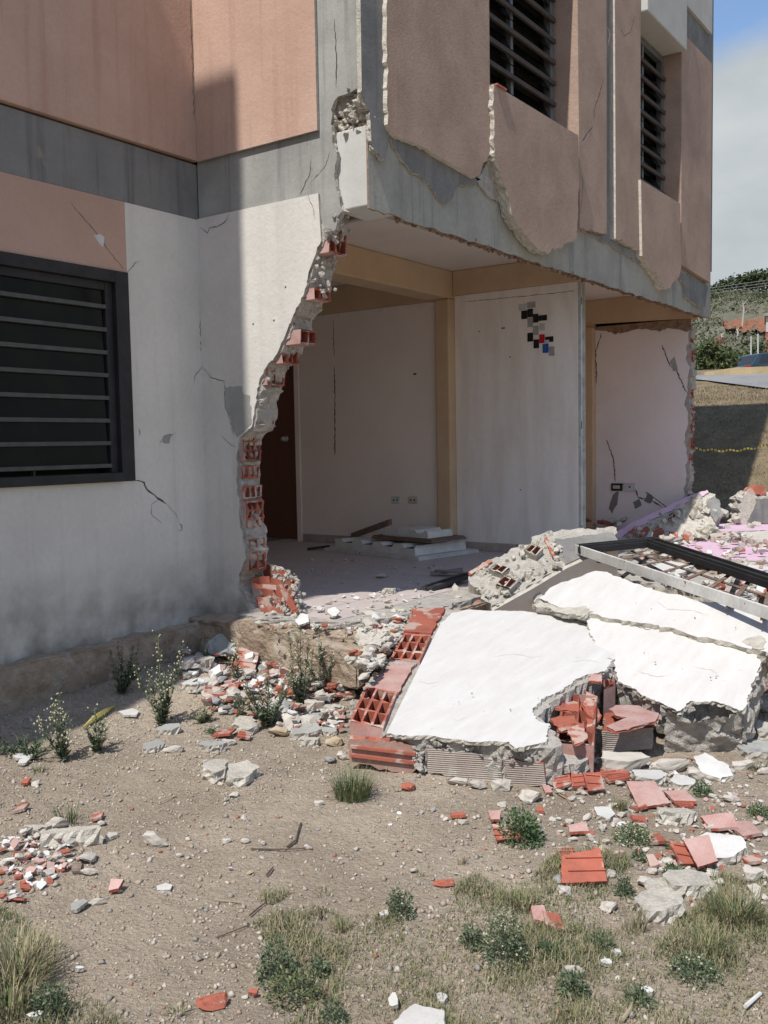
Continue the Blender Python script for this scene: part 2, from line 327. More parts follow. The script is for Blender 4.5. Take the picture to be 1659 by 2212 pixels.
def crumble(name, pts, size, count, m, parent, spread=.02, kind='stuff'):
    """rough lumps joined into one part, strewn along a polyline or over given points"""
    mb = MB(); pts = [np.array(p, float) for p in pts]
    protos = []
    for k in range(6):
        bm = hull(11, .5, .5, .5, random.Random(k + 50)); bmesh.ops.recalc_face_normals(bm, faces=bm.faces)
        bm.verts.index_update(); protos.append(([v.co.copy() for v in bm.verts], [tuple(v.index for v in f.verts) for f in bm.faces])); bm.free()
    for _ in range(count):
        if len(pts) > 1:
            i = rnd.randrange(len(pts) - 1); t = rnd.random(); c = pts[i] * (1 - t) + pts[i + 1] * t
        else: c = pts[0]
        sp = np.array([rnd.uniform(-1, 1) * (spread if not isinstance(spread, (list, tuple)) else spread[a]) for a in range(3)])
        s = size * rnd.uniform(.35, 1.2); E = Matrix.Rotation(rnd.uniform(0, 6.28), 3, Vector((rnd.uniform(-1, 1), rnd.uniform(-1, 1), rnd.uniform(-1, 1))).normalized())
        V, F = protos[rnd.randrange(6)]
        mb.add([np.array(E @ (v * s)) * 1. + c + sp for v in V], F)
    o = mb.build(name, m, parent)
    if kind: o['kind'] = kind
    return o
def inpoly(x, y, q):
    c = False; n = len(q)
    for i in range(n):
        (x1, y1), (x2, y2) = q[i], q[(i + 1) % n]
        if (y1 > y) != (y2 > y) and x < (x2 - x1) * (y - y1) / (y2 - y1) + x1: c = not c
    return c
def roughface(name, pts, n, m, parent, amp=.03, step=.012, sc=14, lift=.0, seed=0):
    """torn masonry surface: a fine grid over the polygon pushed in and out by layered noise"""
    pts = [np.array(p, float) for p in pts]; n = np.array(n, float); n /= np.linalg.norm(n)
    e1 = pts[1] - pts[0]; e1 -= n * np.dot(e1, n); e1 /= np.linalg.norm(e1); e2 = np.cross(n, e1); o = pts[0]
    q = [(np.dot(p - o, e1), np.dot(p - o, e2)) for p in pts]; xs = [a for a, _ in q]; ys = [b for _, b in q]
    nx_ = int((max(xs) - min(xs)) / step) + 2; ny_ = int((max(ys) - min(ys)) / step) + 2; V = []; ok = []
    for j in range(ny_):
        for i in range(nx_):
            x = min(xs) + i * step + rnd.uniform(-.3, .3) * step; y = min(ys) + j * step + rnd.uniform(-.3, .3) * step; w = Vector((x * sc, y * sc, seed))
            f = abs(mnoise.noise(w)) * 1.1 + .55 * abs(mnoise.noise(w * 2.3)) + .35 * mnoise.noise(w * 5.1); c = mnoise.cell(w * .55 + Vector((3, 3, 0)))
            V.append(o + e1 * x + e2 * y + n * (lift + amp * (f - .35 + .5 * (c - .5)))); ok.append(inpoly(x, y, q))
    F = [(j * nx_ + i, j * nx_ + i + 1, (j + 1) * nx_ + i + 1, (j + 1) * nx_ + i) for j in range(ny_ - 1) for i in range(nx_ - 1) if ok[j * nx_ + i] + ok[j * nx_ + i + 1] + ok[(j + 1) * nx_ + i + 1] + ok[(j + 1) * nx_ + i] >= 3]
    o_ = mk(name, V, F, m, None, parent); bm = bmesh.new(); bm.from_mesh(o_.data); bmesh.ops.delete(bm, geom=[v for v in bm.verts if not v.link_faces], context='VERTS'); bm.to_mesh(o_.data); bm.free(); return o_
def hollow(name, p, e1, e2, dep, n1, n2, parent, mats=None, wall=.012, deep=.8, jag=.006):
    """hollow clay block: open cell face at p + s*e1 + t*e2, body going along dep"""
    mats = mats or [BRICK, BRICKI, BRICKP]
    p, e1, e2, dep = (np.array(q, float) for q in (p, e1, e2, dep)); l1 = np.linalg.norm(e1); l2 = np.linalg.norm(e2); mb = MB()
    flip = np.dot(np.cross(e1, e2), dep) > 0
    def add(v, q, m): mb.add(v, [q[::-1] if flip else q], m)
    a = wall / l1; b = wall / l2; cw = (1 - a) / n1 - a; ch = (1 - b) / n2 - b
    g1 = [0]; g2 = [0]
    for i in range(n1): g1 += [g1[-1] + a, g1[-1] + a + cw]
    for i in range(n2): g2 += [g2[-1] + b, g2[-1] + b + ch]
    g1.append(1); g2.append(1); off = {}
    def pt(i, j, d=0): 
        if (i, j) not in off: off[(i, j)] = rnd.uniform(-1, 1) * jag / np.linalg.norm(dep)
        return p + g1[i] * e1 + g2[j] * e2 + dep * (off[(i, j)] * (1 if d == 0 else 0) + d)
    for i in range(len(g1) - 1):
        for j in range(len(g2) - 1):
            if i % 2 and j % 2:
                c = [(i, j), (i + 1, j), (i + 1, j + 1), (i, j + 1)]
                for k in range(4):
                    A, B = c[k], c[(k + 1) % 4]; add([pt(*A), pt(*B), pt(*B, deep), pt(*A, deep)], (0, 1, 2, 3), 1)
                add([pt(*q, deep) for q in c], (0, 1, 2, 3), 1)
            else: add([pt(i, j), pt(i + 1, j), pt(i + 1, j + 1), pt(i, j + 1)], (0, 1, 2, 3), 0)
    n, m = len(g1) - 1, len(g2) - 1; c = [(0, 0), (n, 0), (n, m), (0, m)]
    for k in range(4):
        A, B = c[k], c[(k + 1) % 4]; v = [pt(*A), pt(*B), p + g1[B[0]] * e1 + g2[B[1]] * e2 + dep, p + g1[A[0]] * e1 + g2[A[1]] * e2 + dep]
        mb.add(v, [(0, 1, 2, 3)], 2)
    mb.add([p + dep, p + e1 + dep, p + e1 + e2 + dep, p + e2 + dep], [(0, 1, 2, 3)], 2)
    o = mb.build(name, mats, parent); return o
def crack(ptsV, ax, val, parent, w=.004, m=None, name='crack'):
    ps = [P(u, v, ax, val) for u, v in ptsV]; fine = []
    for a, b in zip(ps[:-1], ps[1:]):
        ns = max(2, int(np.linalg.norm(b - a) / .02))
        for s in range(ns): fine.append(a + (b - a) * s / ns + np.array([0 if ax == 0 else rnd.uniform(-.006, .006), 0 if ax == 1 else rnd.uniform(-.006, .006), rnd.uniform(-.004, .004)]) * (1 if s else .2))
    fine.append(ps[-1]); V = []; N_ = len(fine)
    out = np.zeros(3); out[ax] = 1 if ax == 0 else -1
    for i, p in enumerate(fine):
        d = fine[min(i + 1, N_ - 1)] - fine[max(i - 1, 0)]; s = np.cross(d, out); s /= np.linalg.norm(s) + 1e-9
        ww = w * rnd.uniform(.35, 1.1) * min(1, .25 + min(i, N_ - 1 - i) / 3)
        V += [p + s * ww / 2, p - s * ww / 2]
    F = [(2 * i, 2 * i + 1, 2 * i + 3, 2 * i + 2) for i in range(N_ - 1)]
    return mk(name, V, F, m or CRACK, None, parent)

# ================================================================== GROUND
def axis(lo, hi, fine0, fine1, step, grow=1.25):
    a = list(np.arange(fine0, fine1, step)); s = step; x = fine0
    while x > lo: s *= grow; x -= s; a.insert(0, x)
    s = step; x = a[-1]
    while x < hi: s *= grow; x += s; a.append(x)
    return np.array(a)
gx = axis(-1500, 1500, 0., 4.6, .022); gy = axis(-1500, 1500, -3.4, 1.0, .022)
extra = np.arange(1.05, 40, .25); gy = np.unique(np.concatenate([gy[gy <= 1.04], extra, gy[gy > 40]]))
gx = np.unique(np.concatenate([gx[(gx < -16) | (gx >= 0)], np.arange(-16, 0, .5)]))
X, Y = np.meshgrid(gx, gy); Z = gz(X, Y)
Z = np.where((X < 1.0) & (Y > .2) & (Y < 6.7), -.6, Z)
nx, ny = len(gx), len(gy)
me = bpy.data.meshes.new('ground'); vv = np.stack([X, Y, Z], -1).reshape(-1, 3)
I = np.arange((ny - 1) * (nx - 1)); r_ = I // (nx - 1); c_ = I % (nx - 1); b0 = r_ * nx + c_
ff = np.stack([b0, b0 + 1, b0 + nx + 1, b0 + nx], -1)
me.vertices.add(len(vv)); me.vertices.foreach_set('co', vv.ravel()); me.loops.add(ff.size); me.loops.foreach_set('vertex_index', ff.ravel().astype(np.int32))
me.polygons.add(len(ff)); me.polygons.foreach_set('loop_start', np.arange(0, ff.size, 4, dtype=np.int32))
DRYG = mat('dry_grass_slope', (.27, .21, .13), (.18, .14, .085), 3.5, rough=1, bump=1, bs=22, fine=.45, dist=.05, spots=((.14, .125, .07), 2.2, .66))
me.materials.append(SOIL); me.materials.append(DRYG)
cy = (vv[:, 1][ff[:, 0]] > 7.4) | (np.hypot(vv[:, 0][ff[:, 0]], vv[:, 1][ff[:, 0]]) > 14)
me.polygons.foreach_set('material_index', cy.astype(np.int32)); me.polygons.foreach_set('use_smooth', np.ones(len(ff), dtype=bool)); me.update(); me.validate()
tag(link('ground', me), kind='structure')

# ================================================================== BUILDING
B = empty('damaged_building', (0, 0, 0), label='pink and grey apartment block with its ground floor corner wall torn away', cat='building')
XN, YN, ZN = (1, 0, 0), (0, -1, 0), (0, 0, 1)
TOP = 8.8
# --- left wall (plane X=0)
wa = wallgrid('left_wall', 0, [-3.6, -2.4, -.61, 0], [-.12, .88, 2.14, 2.56], lambda i, j: None if (i == 1 and j == 1) else (1 if (j == 2 and i < 2) else 0), 0, -.2, [WHITEW, PINK2], B)
box('grey_band', -.2, -.004, -3.6, 0, 2.56, 2.915, GREYB, B)
box('upper_panel', -.2, .024, -3.6, -.001, 2.93, TOP, PINK, B, bevel=.006)
box('block_wall', -8, .715, -9, -3.6, -.38, TOP, PINK, B)
box('back_mass', -8, -.21, -3.59, -.01, -.4, TOP, DARKIN, B)
# louvre window in the left wall
wf = MB(); F0, F1 = .02, -.06
y0, y1, z0, z1 = -2.4, -.61, .88, 2.14
wf.box(-.07, .012, y1 - .10, y1, z0, z1); wf.box(-.07, .012, y0, y0 + .08, z0, z1); wf.box(-.07, .012, y0 + .08, y1 - .10, z1 - .07, z1); wf.box(-.07, .03, y0 + .08, y1 - .10, z0, z0 + .055)
wf.box(-.10, -.02, y1 - .155, y1 - .10, z0 + .055, z1 - .07); wf.box(-.10, -.02, y0 + .08, y1 - .155, z1 - .12, z1 - .07)
wo = wf.build('window', BLACK, B, bevel=.004)
zc = [.955, 1.075, 1.20, 1.325, 1.445, 1.565, 1.69, 1.815, 1.935]
for i in range(8):
    b = MB(); zz = .975 + i * .135
    b.obox((-.040, y0 + .09, zz), (0, y1 - .165 - y0 - .09, 0), (-.006, 0, .135), (.004, 0, .0)); b.build('louvre_pane', GLASS, wo)
    b = MB(); b.box(-.055, -.012, y0 + .09, y1 - .156, zz - .010, zz + .014); b.build('louvre_rail', LOUV, wo, bevel=.002)
box('upright', -.075, -.055, -1.28, -1.262, z0, z1 - .1, LOUV, wo); box('dark_room_sheet', -.19, -.18, y0, y1, z0, z1, DARKIN, wo)  # dark sheet behind the panes in place of an unlit room
# --- corner wall (plane Y=0)
box('grey_band_core', -.1, 1.0, .052, .30, 2.44, 2.92, CONC, B)
upB = plate('upper_panel', [(.026, -.026, 2.925), (1.03, -.026, 2.925), (1.03, -.026, TOP), (.026, -.026, TOP)], YN, .02, [PINK, MORT, MORT], B, clean=(0, 1, 2, 3))
gb = [P(u, v, 1, 0) for u, v in [(694, 293), (777, 178), (760, 198), (735, 207), (720, 225), (716, 260), (718, 300), (722, 320), (728, 345), (722, 380), (727, 410), (735, 440), (742, 455), (728, 470), (725, 495), (700, 522), (694, 522), (693, 414)]]
pts = [(0, 0, 2.56), (0, 0, TOP), (1.35, 0, TOP)] + gb[1:-1] + [(1.02, 0, 2.56)]
plate('grey_plaster', pts, YN, .05, [GREYL, MORT, MORT], B, clean=(0, 1, 2, 18, 19), jag=.007, seg=.025, rough=.012)
wbp = [(430, 471), (692, 414), (694, 520), (685, 535), (672, 575), (655, 640), (640, 665), (625, 700), (612, 735), (598, 765), (580, 785), (565, 812), (556, 850), (550, 880), (545, 920), (530, 935), (515, 950), (512, 1000), (512, 1060), (517, 1100), (524, 1160), (530, 1200), (522, 1230), (515, 1270), (530, 1300), (548, 1338)]
wpts = [P(u, v, 1, -.018) for u, v in wbp]; wpts[0] = np.array([.0, -.018, 2.565]); wpts[1] = np.array([1.02, -.018, 2.565]); wpts.append(np.array([.0, -.018, -.08]))
wB = plate('corner_wall', wpts, YN, .015, [WHITEW, MORT, MORT], B, clean=(0, 1, 25, 26), jag=.006, seg=.025, layers=1, rough=.004)
core = [p + np.array([.012, .015, 0]) for p in wpts]; core[0] = np.array([.0, -.003, 2.50]); core[1] = np.array([1.03, -.003, 2.50]); core[-1] = np.array([0, -.003, -.08])
plate('brick_core', core, YN, .19, [MORT, MORT, INTW], B, clean=(0, 25, 26), jag=.010, seg=.028, layers=5, rough=.013)
# broken hollow bricks along the torn edge: u front edge, v top, v bottom, cells across, rows, sideways reach, material
for (u, vt, vb, n1, n2, dx, yy, ln) in [(704, 500, 545, 3, 1, .02, .17, .22), (675, 622, 646, 3, 1, .012, .16, .3), (640, 712, 743, 2, 1, .03, .15, .3), (600, 756, 785, 3, 1, .03, .15, .3), (566, 792, 832, 2, 1, .03, .18, .3),
        (622, 676, 700, 3, 1, .03, .15, .3),
        (541, 842, 918, 3, 3, .042, .17, .3), (513, 932, 996, 3, 3, .042, .17, .22), (511, 1006, 1034, 3, 1, .042, .17, .2), (515, 1050, 1078, 3, 1, .042, .17, .2), (519, 1083, 1142, 3, 3, .042, .17, .2), (527, 1165, 1190, 2, 1, .042, .15, .2), (529, 1194, 1232, 2, 1, .042, .15, .2)]:
    a = P(u, vt, 1, .0); b = P(u, vb, 1, .0); x = a[0] + dx
    hollow('brick', (x, .004, b[2]), (0, yy, 0), (0, 0, a[2] - b[2]), (-ln, 0, 0), n1, n2, wB, jag=.012, wall=.011)
for q, dz_ in (([(540, 1250), (575, 1248), (600, 1322), (556, 1325)], .06), ([(580, 1248), (628, 1252), (632, 1300), (605, 1312)], .17), ([(556, 1290), (600, 1296), (606, 1330), (566, 1330)], .02), ([(596, 1262), (604, 1258), (640, 1322), (630, 1328)], .0), ([(548, 1262), (590, 1268), (592, 1276), (550, 1272)], .02)):
    plate('brick_shard', [P(u, v, 1, dz_) for u, v in q], (rnd.uniform(.1, .5), -1, rnd.uniform(-.1, .3)), .014, [BRICK, BRICKI, BRICK], wB, jag=.004, seg=.04)
plate('brick_back', [(.30, .20, -.02), (.62, .20, -.02), (.60, .20, .16), (.50, .20, .26), (.30, .20, .30)], YN, .03, [BRICKI, MORT, MORT], wB, jag=.01)
crumble('crumbled_mortar', [P(u, v, 1, .12) for u, v in [(600, 1235), (630, 1260), (640, 1300), (655, 1325)]], .032, 90, MORT, wB, spread=(.03, .07, .03))
crumble('crumbled_mortar', [P(u, v, 1, .05) for u, v in [(585, 1290), (610, 1310), (640, 1328), (570, 1330)]], .035, 50, MORT, wB, spread=(.04, .06, .015))
edge = [P(u, v, 1, .0) for u, v in wbp[2:]]
tz = [p[2] for p in edge][::-1]; tx_ = [p[0] for p in edge][::-1]; zs_ = np.arange(-.05, 2.33, .011); order = np.argsort(tz); xs_ = np.interp(zs_, np.array(tz)[order], np.array(tx_)[order]); ysn = 18; V = []
for j, z_ in enumerate(zs_):
    for i in range(ysn):
        y_ = -.008 + .205 * i / (ysn - 1); w = Vector((y_ * 13, z_ * 13, 2)); f = abs(mnoise.noise(w)) + .6 * abs(mnoise.noise(w * 2.2)) + .35 * mnoise.noise(w * 4.7) + .75 * (mnoise.cell(Vector((y_ * 11, z_ * 9, 4))) - .5)
        edgef = min(1, min(i, ysn - 1 - i) / 3 + .25); V.append((xs_[j] + .014 + edgef * (.062 * (f - .30)) + rnd.uniform(-.002, .002), y_ + rnd.uniform(-.003, .003), z_))
mk('torn_section', V, [(j * ysn + i, j * ysn + i + 1, (j + 1) * ysn + i + 1, (j + 1) * ysn + i) for j in range(len(zs_) - 1) for i in range(ysn - 1)], MORT, None, wB)
crumble('crumbled_mortar', [p + np.array([.012, .1, 0]) for p in edge], .022, 120, MORT, wB, spread=(.012, .10, .012))
crumble('crumbled_mortar', [P(u, v, 1, .05) for u, v in [(720, 330), (728, 400), (738, 450)]], .03, 60, MORT, B, spread=(.02, .03, .012))
crumble('exposed_concrete', [P(u, v, 1, .06) for u, v in [(730, 225), (765, 215), (730, 260), (785, 250), (735, 280), (785, 280)]], .045, 50, MORTY, B, spread=(.05, .015, .035))
roughface('exposed_concrete', [P(u, v, 1, .03) for u, v in [(716, 260), (720, 222), (736, 204), (762, 195), (780, 185), (786, 215), (792, 250), (800, 290), (720, 305)]], YN, MORTY, B, amp=.10, step=.008, sc=12, lift=.02, seed=3)
box('chunk_core', 1.10, 1.33, .12, .3, 2.995, 3.3, MORTY, B)
crumble('exposed_concrete', [P(u, v, 1, .05) for u, v in [(720, 520), (735, 470), (705, 560), (700, 640)]], .04, 45, MORT, B, spread=(.04, .09, .03))
box('corner_block', 1.10, 1.335, .04, .35, 2.455, 2.91, CONCW, B, bevel=.008); box('corner_block', 1.10, 1.33, .10, .35, 2.911, 2.995, CONCW, B)
box('corner_column', 1.05, 1.33, .05, .33, 3.0, TOP, CONC, B)
# --- right face (plane X=1.35)
cb = MB(); cb.box(1.22, 1.33, .36, 6.66, 2.46, 2.95); cb.box(-.1, 1.2, .305, .35, 2.46, 2.75)
cbo = cb.build('edge_beam', CONC, B, bevel=.01)
plate('beam_face', [(1.345, .045, 2.44), (1.345, 6.68, 2.44), (1.345, 6.68, 2.96), (1.345, .045, 2.96)], XN, .014, [CONC, TORN, TORN], B, clean=(1, 2, 3), jag=.004, seg=.05)
lip = []
for k in range(80):
    lip.append((1.30, .4 + k * .078, 2.452 + rnd.uniform(-.006, .004)))
crumble('torn_lip', lip, .035, 500, TORN, B, spread=(.035, .04, .006))
plate('grey_plaster', [P(u, v, 0, 1.37) for u, v in [(782, 192), (790, 225), (800, 240), (815, 262), (836, 268), (833, 0), (781, 0)]][:5] + [np.array([1.37, .185, TOP]), np.array([1.37, -.0, TOP])], XN, .03, [GREYD, MORTY, MORT], B, clean=(4, 5, 6), jag=.006, seg=.02)
plate('grey_plaster', [P(u, v, 0, 1.375) for u, v in [(800, 243), (838, 272), (842, 300), (832, 345), (822, 340), (808, 322), (802, 290)]], XN, .03, [GREYD, MORTY, MORT], B, jag=.006, seg=.02)
plate('grey_plaster', [P(u, v, 0, 1.362) for u, v in [(843, 283), (1040, 388), (1020, 402), (1000, 398), (985, 410), (975, 430), (965, 443), (945, 425), (932, 405), (925, 392), (905, 378), (893, 375), (868, 345), (850, 315)]], XN, .02, [GREYD, MORT, MORT], B, jag=.005, seg=.02)
plate('grey_plaster', [P(u, v, 0, 1.372) for u, v in [(1466, 585), (1531, 618), (1523, 665), (1500, 655), (1486, 645), (1480, 640), (1478, 612), (1465, 595)]], XN, .03, [GREYD, MORT, MORT], B, jag=.006, seg=.03)
plate('grey_plaster', [P(u, v, 0, 1.362) for u, v in [(1248, 480), (1400, 560), (1395, 572), (1360, 556), (1330, 535), (1300, 520), (1270, 505), (1250, 495)]], XN, .02, [GREYD, MORT, MORT], B, jag=.006, seg=.03)
plate('exposed_patch', [P(u, v, 0, 1.362) for u, v in [(1062, 340), (1075, 345), (1095, 430), (1088, 440), (1060, 425), (1035, 400), (1030, 388), (1050, 355)]], XN, .02, [MORT, MORT, MORT], B, jag=.006, seg=.02)
def cpan(name, vp, x, th, m=PINKC, side=CREAM, clean=(), top=None):
    pp = [P(u, v, 0, x) for u, v in vp]
    if top: pp += [np.array([x, t[0], t[1]]) for t in top]
    return plate(name, pp, XN, th, [m, side, DARKIN], B, clean=clean, jag=.006, seg=.03, layers=4, rough=.01)
BZ = 5.21
cpan('facade_panel', [(838, 268), (848, 286), (940, 333), (1028, 384), (1037, 379), (1045, 352), (1060, 335)], 1.40, .28, top=[(1.405, BZ), (.195, BZ)], clean=(2, 6, 7))
cpan('facade_panel', [(1067, 182), (1250, 293), (1252, 400), (1247, 515), (1235, 520), (1220, 525), (1213, 538), (1195, 535), (1185, 548), (1160, 535), (1135, 505), (1120, 490), (1105, 455), (1100, 430), (1090, 400), (1078, 360), (1068, 330)], 1.435, .085, clean=(0, 1), side=MORTY)
cpan('facade_panel', [(1253, 490), (1311, 508)], 1.40, .25, side=PINKC, top=[(3.47, BZ), (2.86, BZ)], clean=(1, 2, 3))
cpan('facade_panel', [(1331, 515), (1384, 540)], 1.40, .25, top=[(4.28, BZ), (3.65, BZ)], clean=(1, 2, 3))
cpan('facade_panel', [(1385, 388), (1470, 440), (1472, 580), (1466, 600), (1455, 608), (1447, 624), (1436, 622), (1428, 605), (1415, 585), (1400, 565), (1388, 552)], 1.425, .085, clean=(0, 1, 10))
cpan('facade_panel', [(1472, 571), (1535, 611)], 1.40, .25, side=PINKC, top=[(6.5, BZ), (5.45, BZ)], clean=(0, 1, 2, 3))
box('grey_groove', 1.15, 1.355, 3.475, 3.645, 2.83, BZ, GREYD, B)
box('edge_column', 1.15, 1.36, 6.505, 6.68, 2.97, TOP, GREYD, B)
box('grey_band', 1.12, 1.37, .36, 6.5, BZ + .005, 5.52, GREYD, B)
box('upper_storey_wall', 1.13, 1.40, .36, 6.5, 5.525, TOP, CONCW, B)
sill = box('white_sill_panel', 1.19, 1.46, 4.30, 5.44, 5.0, 5.9, CONCW, B, bevel=.012)
box('sill_backing', 1.13, 1.335, 1.41, 2.85, 2.96, 3.50, PINKC, B); box('sill_backing', 1.13, 1.335, 4.29, 5.44, 2.96, 3.46, PINKC, B)
box('window_head', 1.13, 1.38, 1.41, 2.85, 4.95, BZ, PINKC, B)
def upper_window(y0, y1, z0, z1, x):
    w = MB()
    w.box(x - .03, x + .03, y0, y0 + .05, z0, z1); w.box(x - .03, x + .03, y1 - .06, y1, z0, z1); w.box(x - .03, x + .03, y0 + .05, y1 - .06, z0, z0 + .05); w.box(x - .03, x + .03, y0 + .05, y1 - .06, z1 - .06, z1)
    wo = w.build('louvre_window', WFRAME, B, bevel=.003); n = int((z1 - z0 - .1) / .165)
    for i in range(n):
        zz = z0 + .13 + i * .165
        b = MB(); b.box(x + .035, x + .060, y0 + .02, y1 - .02, zz - .018, zz + .018); b.build('grille_bar', GRILLD, wo, bevel=.003)
    for i in range(int((z1 - z0 - .1) / .11)):
        zz = z0 + .07 + i * .11; b = MB(); b.obox((x + .02, y0 + .05, zz), (0, y1 - y0 - .11, 0), (-.055, 0, .105), (.004, 0, .002)); b.build('louvre_pane', GLASS, wo)
    b = MB(); yy = (y0 + y1) / 2; b.box(x - .02, x + .02, yy - .02, yy + .02, z0 + .05, z1 - .06); b.build('mullion', WFRAME, wo)
upper_window(1.42, 2.85, 3.51, 4.94, 1.17); upper_window(4.29, 5.44, 3.47, 4.99, 1.19)
box('upper_interior', -8, 1.10, .36, 6.66, 2.99, TOP - .05, DARKIN, B)  # solid block; the darkness of the rooms is put into its colour
box('clay_tile_bit', 1.30, 1.45, 1.42, 1.56, 3.505, 3.52, BRICK, B)
# --- roof
box('roof', -8.1, 1.36, .36, 6.7, TOP, TOP + .06, CONC, B); box('roof', -8.1, 0.0, -3.6, .36, TOP, TOP + .06, CONC, B); box('roof', -8.1, .70, -9, -3.6, TOP + .001, TOP + .05, CONC, B)
# --- room
YB = 3.68
box('ceiling', -3.4, 1.21, .36, 6.66, 2.77, 2.97, CEIL, B)
colL = P(945, 900, 1, 3.65)[0]
box('room_beam', -.56, -.30, .36, 3.64, 2.50, 2.768, TAN, B, bevel=.01)
box('room_column', colL, -.30, 3.62, 3.92, 0, 2.50, TAN, B, bevel=.015); box('room_column', -.42, -.302, 3.61, 3.9, 2.502, 2.768, TAN, B, bevel=.01)
box('room_beam', -.298, 1.20, 3.70, 3.86, 2.53, 2.768, TAN, B, bevel=.006)
DX = P(1249, 900, 1, 3.73)[0]
wallD = box('partition_wall', -.298, DX, 3.73, 3.84, 0, 2.528, INTD, B)
zbk = P(800, 668, 1, YB)[2]
wallgrid('back_wall', 1, [-3.4, -3.12, -2.36, colL - .001], [0, 2.05, zbk], lambda i, j: None if (i == 1 and j == 0) else 0, YB, YB + .12, [INTW], B)
box('room_beam', -3.4, colL - .002, YB - .03, YB + .12, zbk, 2.768, TAN, B)
dr = box('door', -3.10, -2.38, YB + .02, YB + .06, .012, 2.03, DOORM, B)
kn = P(617, 948, 1, YB); b = MB(); b.tube([(kn[0], YB + .02, kn[2]), (kn[0], YB - .005, kn[2])], .032, n=14); b.tube([(kn[0], YB - .004, kn[2]), (kn[0], YB - .03, kn[2]), (kn[0], YB - .055, kn[2])], [.016, .030, .022], n=14); b.build('door_knob', ZINC, dr, smooth=True)
box('door_frame', -2.355, -2.29, YB - .022, YB - .001, 0, 2.08, INTW, B); box('door_frame', -3.19, -3.125, YB - .022, YB - .001, 0, 2.08, INTW, B); box('door_frame', -3.124, -2.356, YB - .022, YB - .001, 2.05, 2.08, INTW, B)
box('left_room_wall', -3.42, -3.402, .2, 6.6, 0, 2.768, INTW, B); box('left_room_wall', -3.4, -.0, .19, .21, -.05, 2.44, INTW, B)
# skirting tiles
for (x0, x1) in ((-2.28, -1.95), (-1.945, -1.62), (-1.615, -1.29), (-1.285, -.96), (-.955, colL - .002)): box('skirting_tile', x0, x1, YB - .012, YB - .001, .001, .085, SKIRT, B, bevel=.002)
for (x0, x1) in ((-.29, .04), (.045, .375), (.38, .71), (.715, DX - .003)): box('skirting_tile', x0, x1, 3.716, 3.729, .001, .085, SKIRT, B, bevel=.002)
# white lining strips above partition and seams
crack([(720, 690), (722, 770)], 1, YB - .001, B, w=.010); crack([(722, 790), (724, 850), (724, 985)], 1, YB - .001, B, w=.018)
crack([(1003, 652), (1130, 640), (1245, 628)], 1, 3.729, B, w=.006)
b = MB(); b.box(-2.28, colL - .01, YB - .008, YB - .0005, zbk - .045, zbk - .005); b.build('lining_strip', INTD, B)
for (u, v, w_, h_) in ((897, 808, .035, .018),): 
    p = P(u, v, 1, YB); box('wall_plug', p[0] - w_ / 2, p[0] + w_ / 2, YB - .008, YB - .001, p[2] - h_ / 2, p[2] + h_ / 2, BLACK, B)
for (u, v) in ((1036, 716), (1103, 771), (1125, 1058)): 
    p = P(u, v, 1, 3.73); box('wall_plug', p[0] - .006, p[0] + .006, 3.72, 3.729, p[2] - .006, p[2] + .006, BLACK, B)
p = P(1088, 709, 1, 3.73); box('wall_plug', p[0] - .02, p[0] + .02, 3.722, 3.729, p[2] - .007, p[2] + .007, WFRAME, B)
# sockets
SOCK = flat('socket_cream', (.55, .50, .42), .4); SOCKW = flat('socket_white', (.6, .58, .56), .4)
for (u, v, mm) in ((856, 1080, SOCKW), (893, 1080, SOCK)):
    p = P(u, v, 1, YB); s = box('wall_socket', p[0] - .055, p[0] + .055, YB - .012, YB - .0005, p[2] - .038, p[2] + .038, mm, B, bevel=.005)
    for dx in (-.022, .022): box('socket_slot', p[0] + dx - .009, p[0] + dx + .009, YB - .0135, YB - .011, p[2] - .008, p[2] + .008, BLACK, s, bevel=0)
# metal stud at the partition's free end
st = MB(); st.box(DX + .002, DX + .007, 3.735, 3.835, .0, 2.525); st.box(DX + .007, DX + .028, 3.735, 3.740, 0, 2.525); st.box(DX + .007, DX + .028, 3.83, 3.835, 0, 2.525); sto = st.build('metal_stud', ZINC, B)
for z in (2.36, 1.22, .25): box('stud_hole', DX + .0075, DX + .0095, 3.755, 3.80, z - .035, z + .035, BLACK, sto, bevel=0)
# second room
xl = P(1287, 900, 1, 6.5)[0]; xr = P(1487, 900, 1, 6.5)[0]
ew = [P(u, v, 1, 6.5) for u, v in [(1488, 706), (1484, 760), (1489, 800), (1482, 860), (1486, 900), (1480, 950), (1484, 1000), (1478, 1060), (1480, 1110)]]
endw = plate('end_wall', [(xl, 6.5, 2.43)] + ew + [np.array([ew[-1][0], 6.5, 0]), np.array([xl, 6.5, 0])], YN, .02, [INTE, MORT, MORT], B, clean=(0, 9, 10, 11), jag=.01, seg=.04, layers=1)
plate('brick_core', [(xl, 6.52, 2.43)] + [p + np.array([.03, .02, 0]) for p in ew] + [np.array([ew[-1][0], 6.52, 0]), np.array([xl, 6.52, 0])], YN, .15, [MORT, MORT, MORT], B, clean=(0, 9, 10, 11), jag=.012, seg=.03, layers=3, rough=.02)
z = .2
while z < 2.3:
    xx = P(1489, 900, 1, 6.5)[0] + rnd.uniform(-.045, .0)
    hollow('brick', (xx + .02, 6.525, z), (0, .13, 0), (0, 0, .15), (-.2, 0, 0), 2, 2, endw, wall=.012); z += .195 + rnd.uniform(-.02, .03)
plate('torn_strip', [P(u, v, 1, 6.49) for u, v in [(1285, 700), (1490, 688), (1496, 712), (1470, 712), (1440, 708), (1425, 716), (1400, 710), (1370, 712), (1330, 722), (1310, 714), (1287, 712)]], YN, .012, [TORN, TORN, TORN], B, clean=(0,), jag=.008, seg=.04)
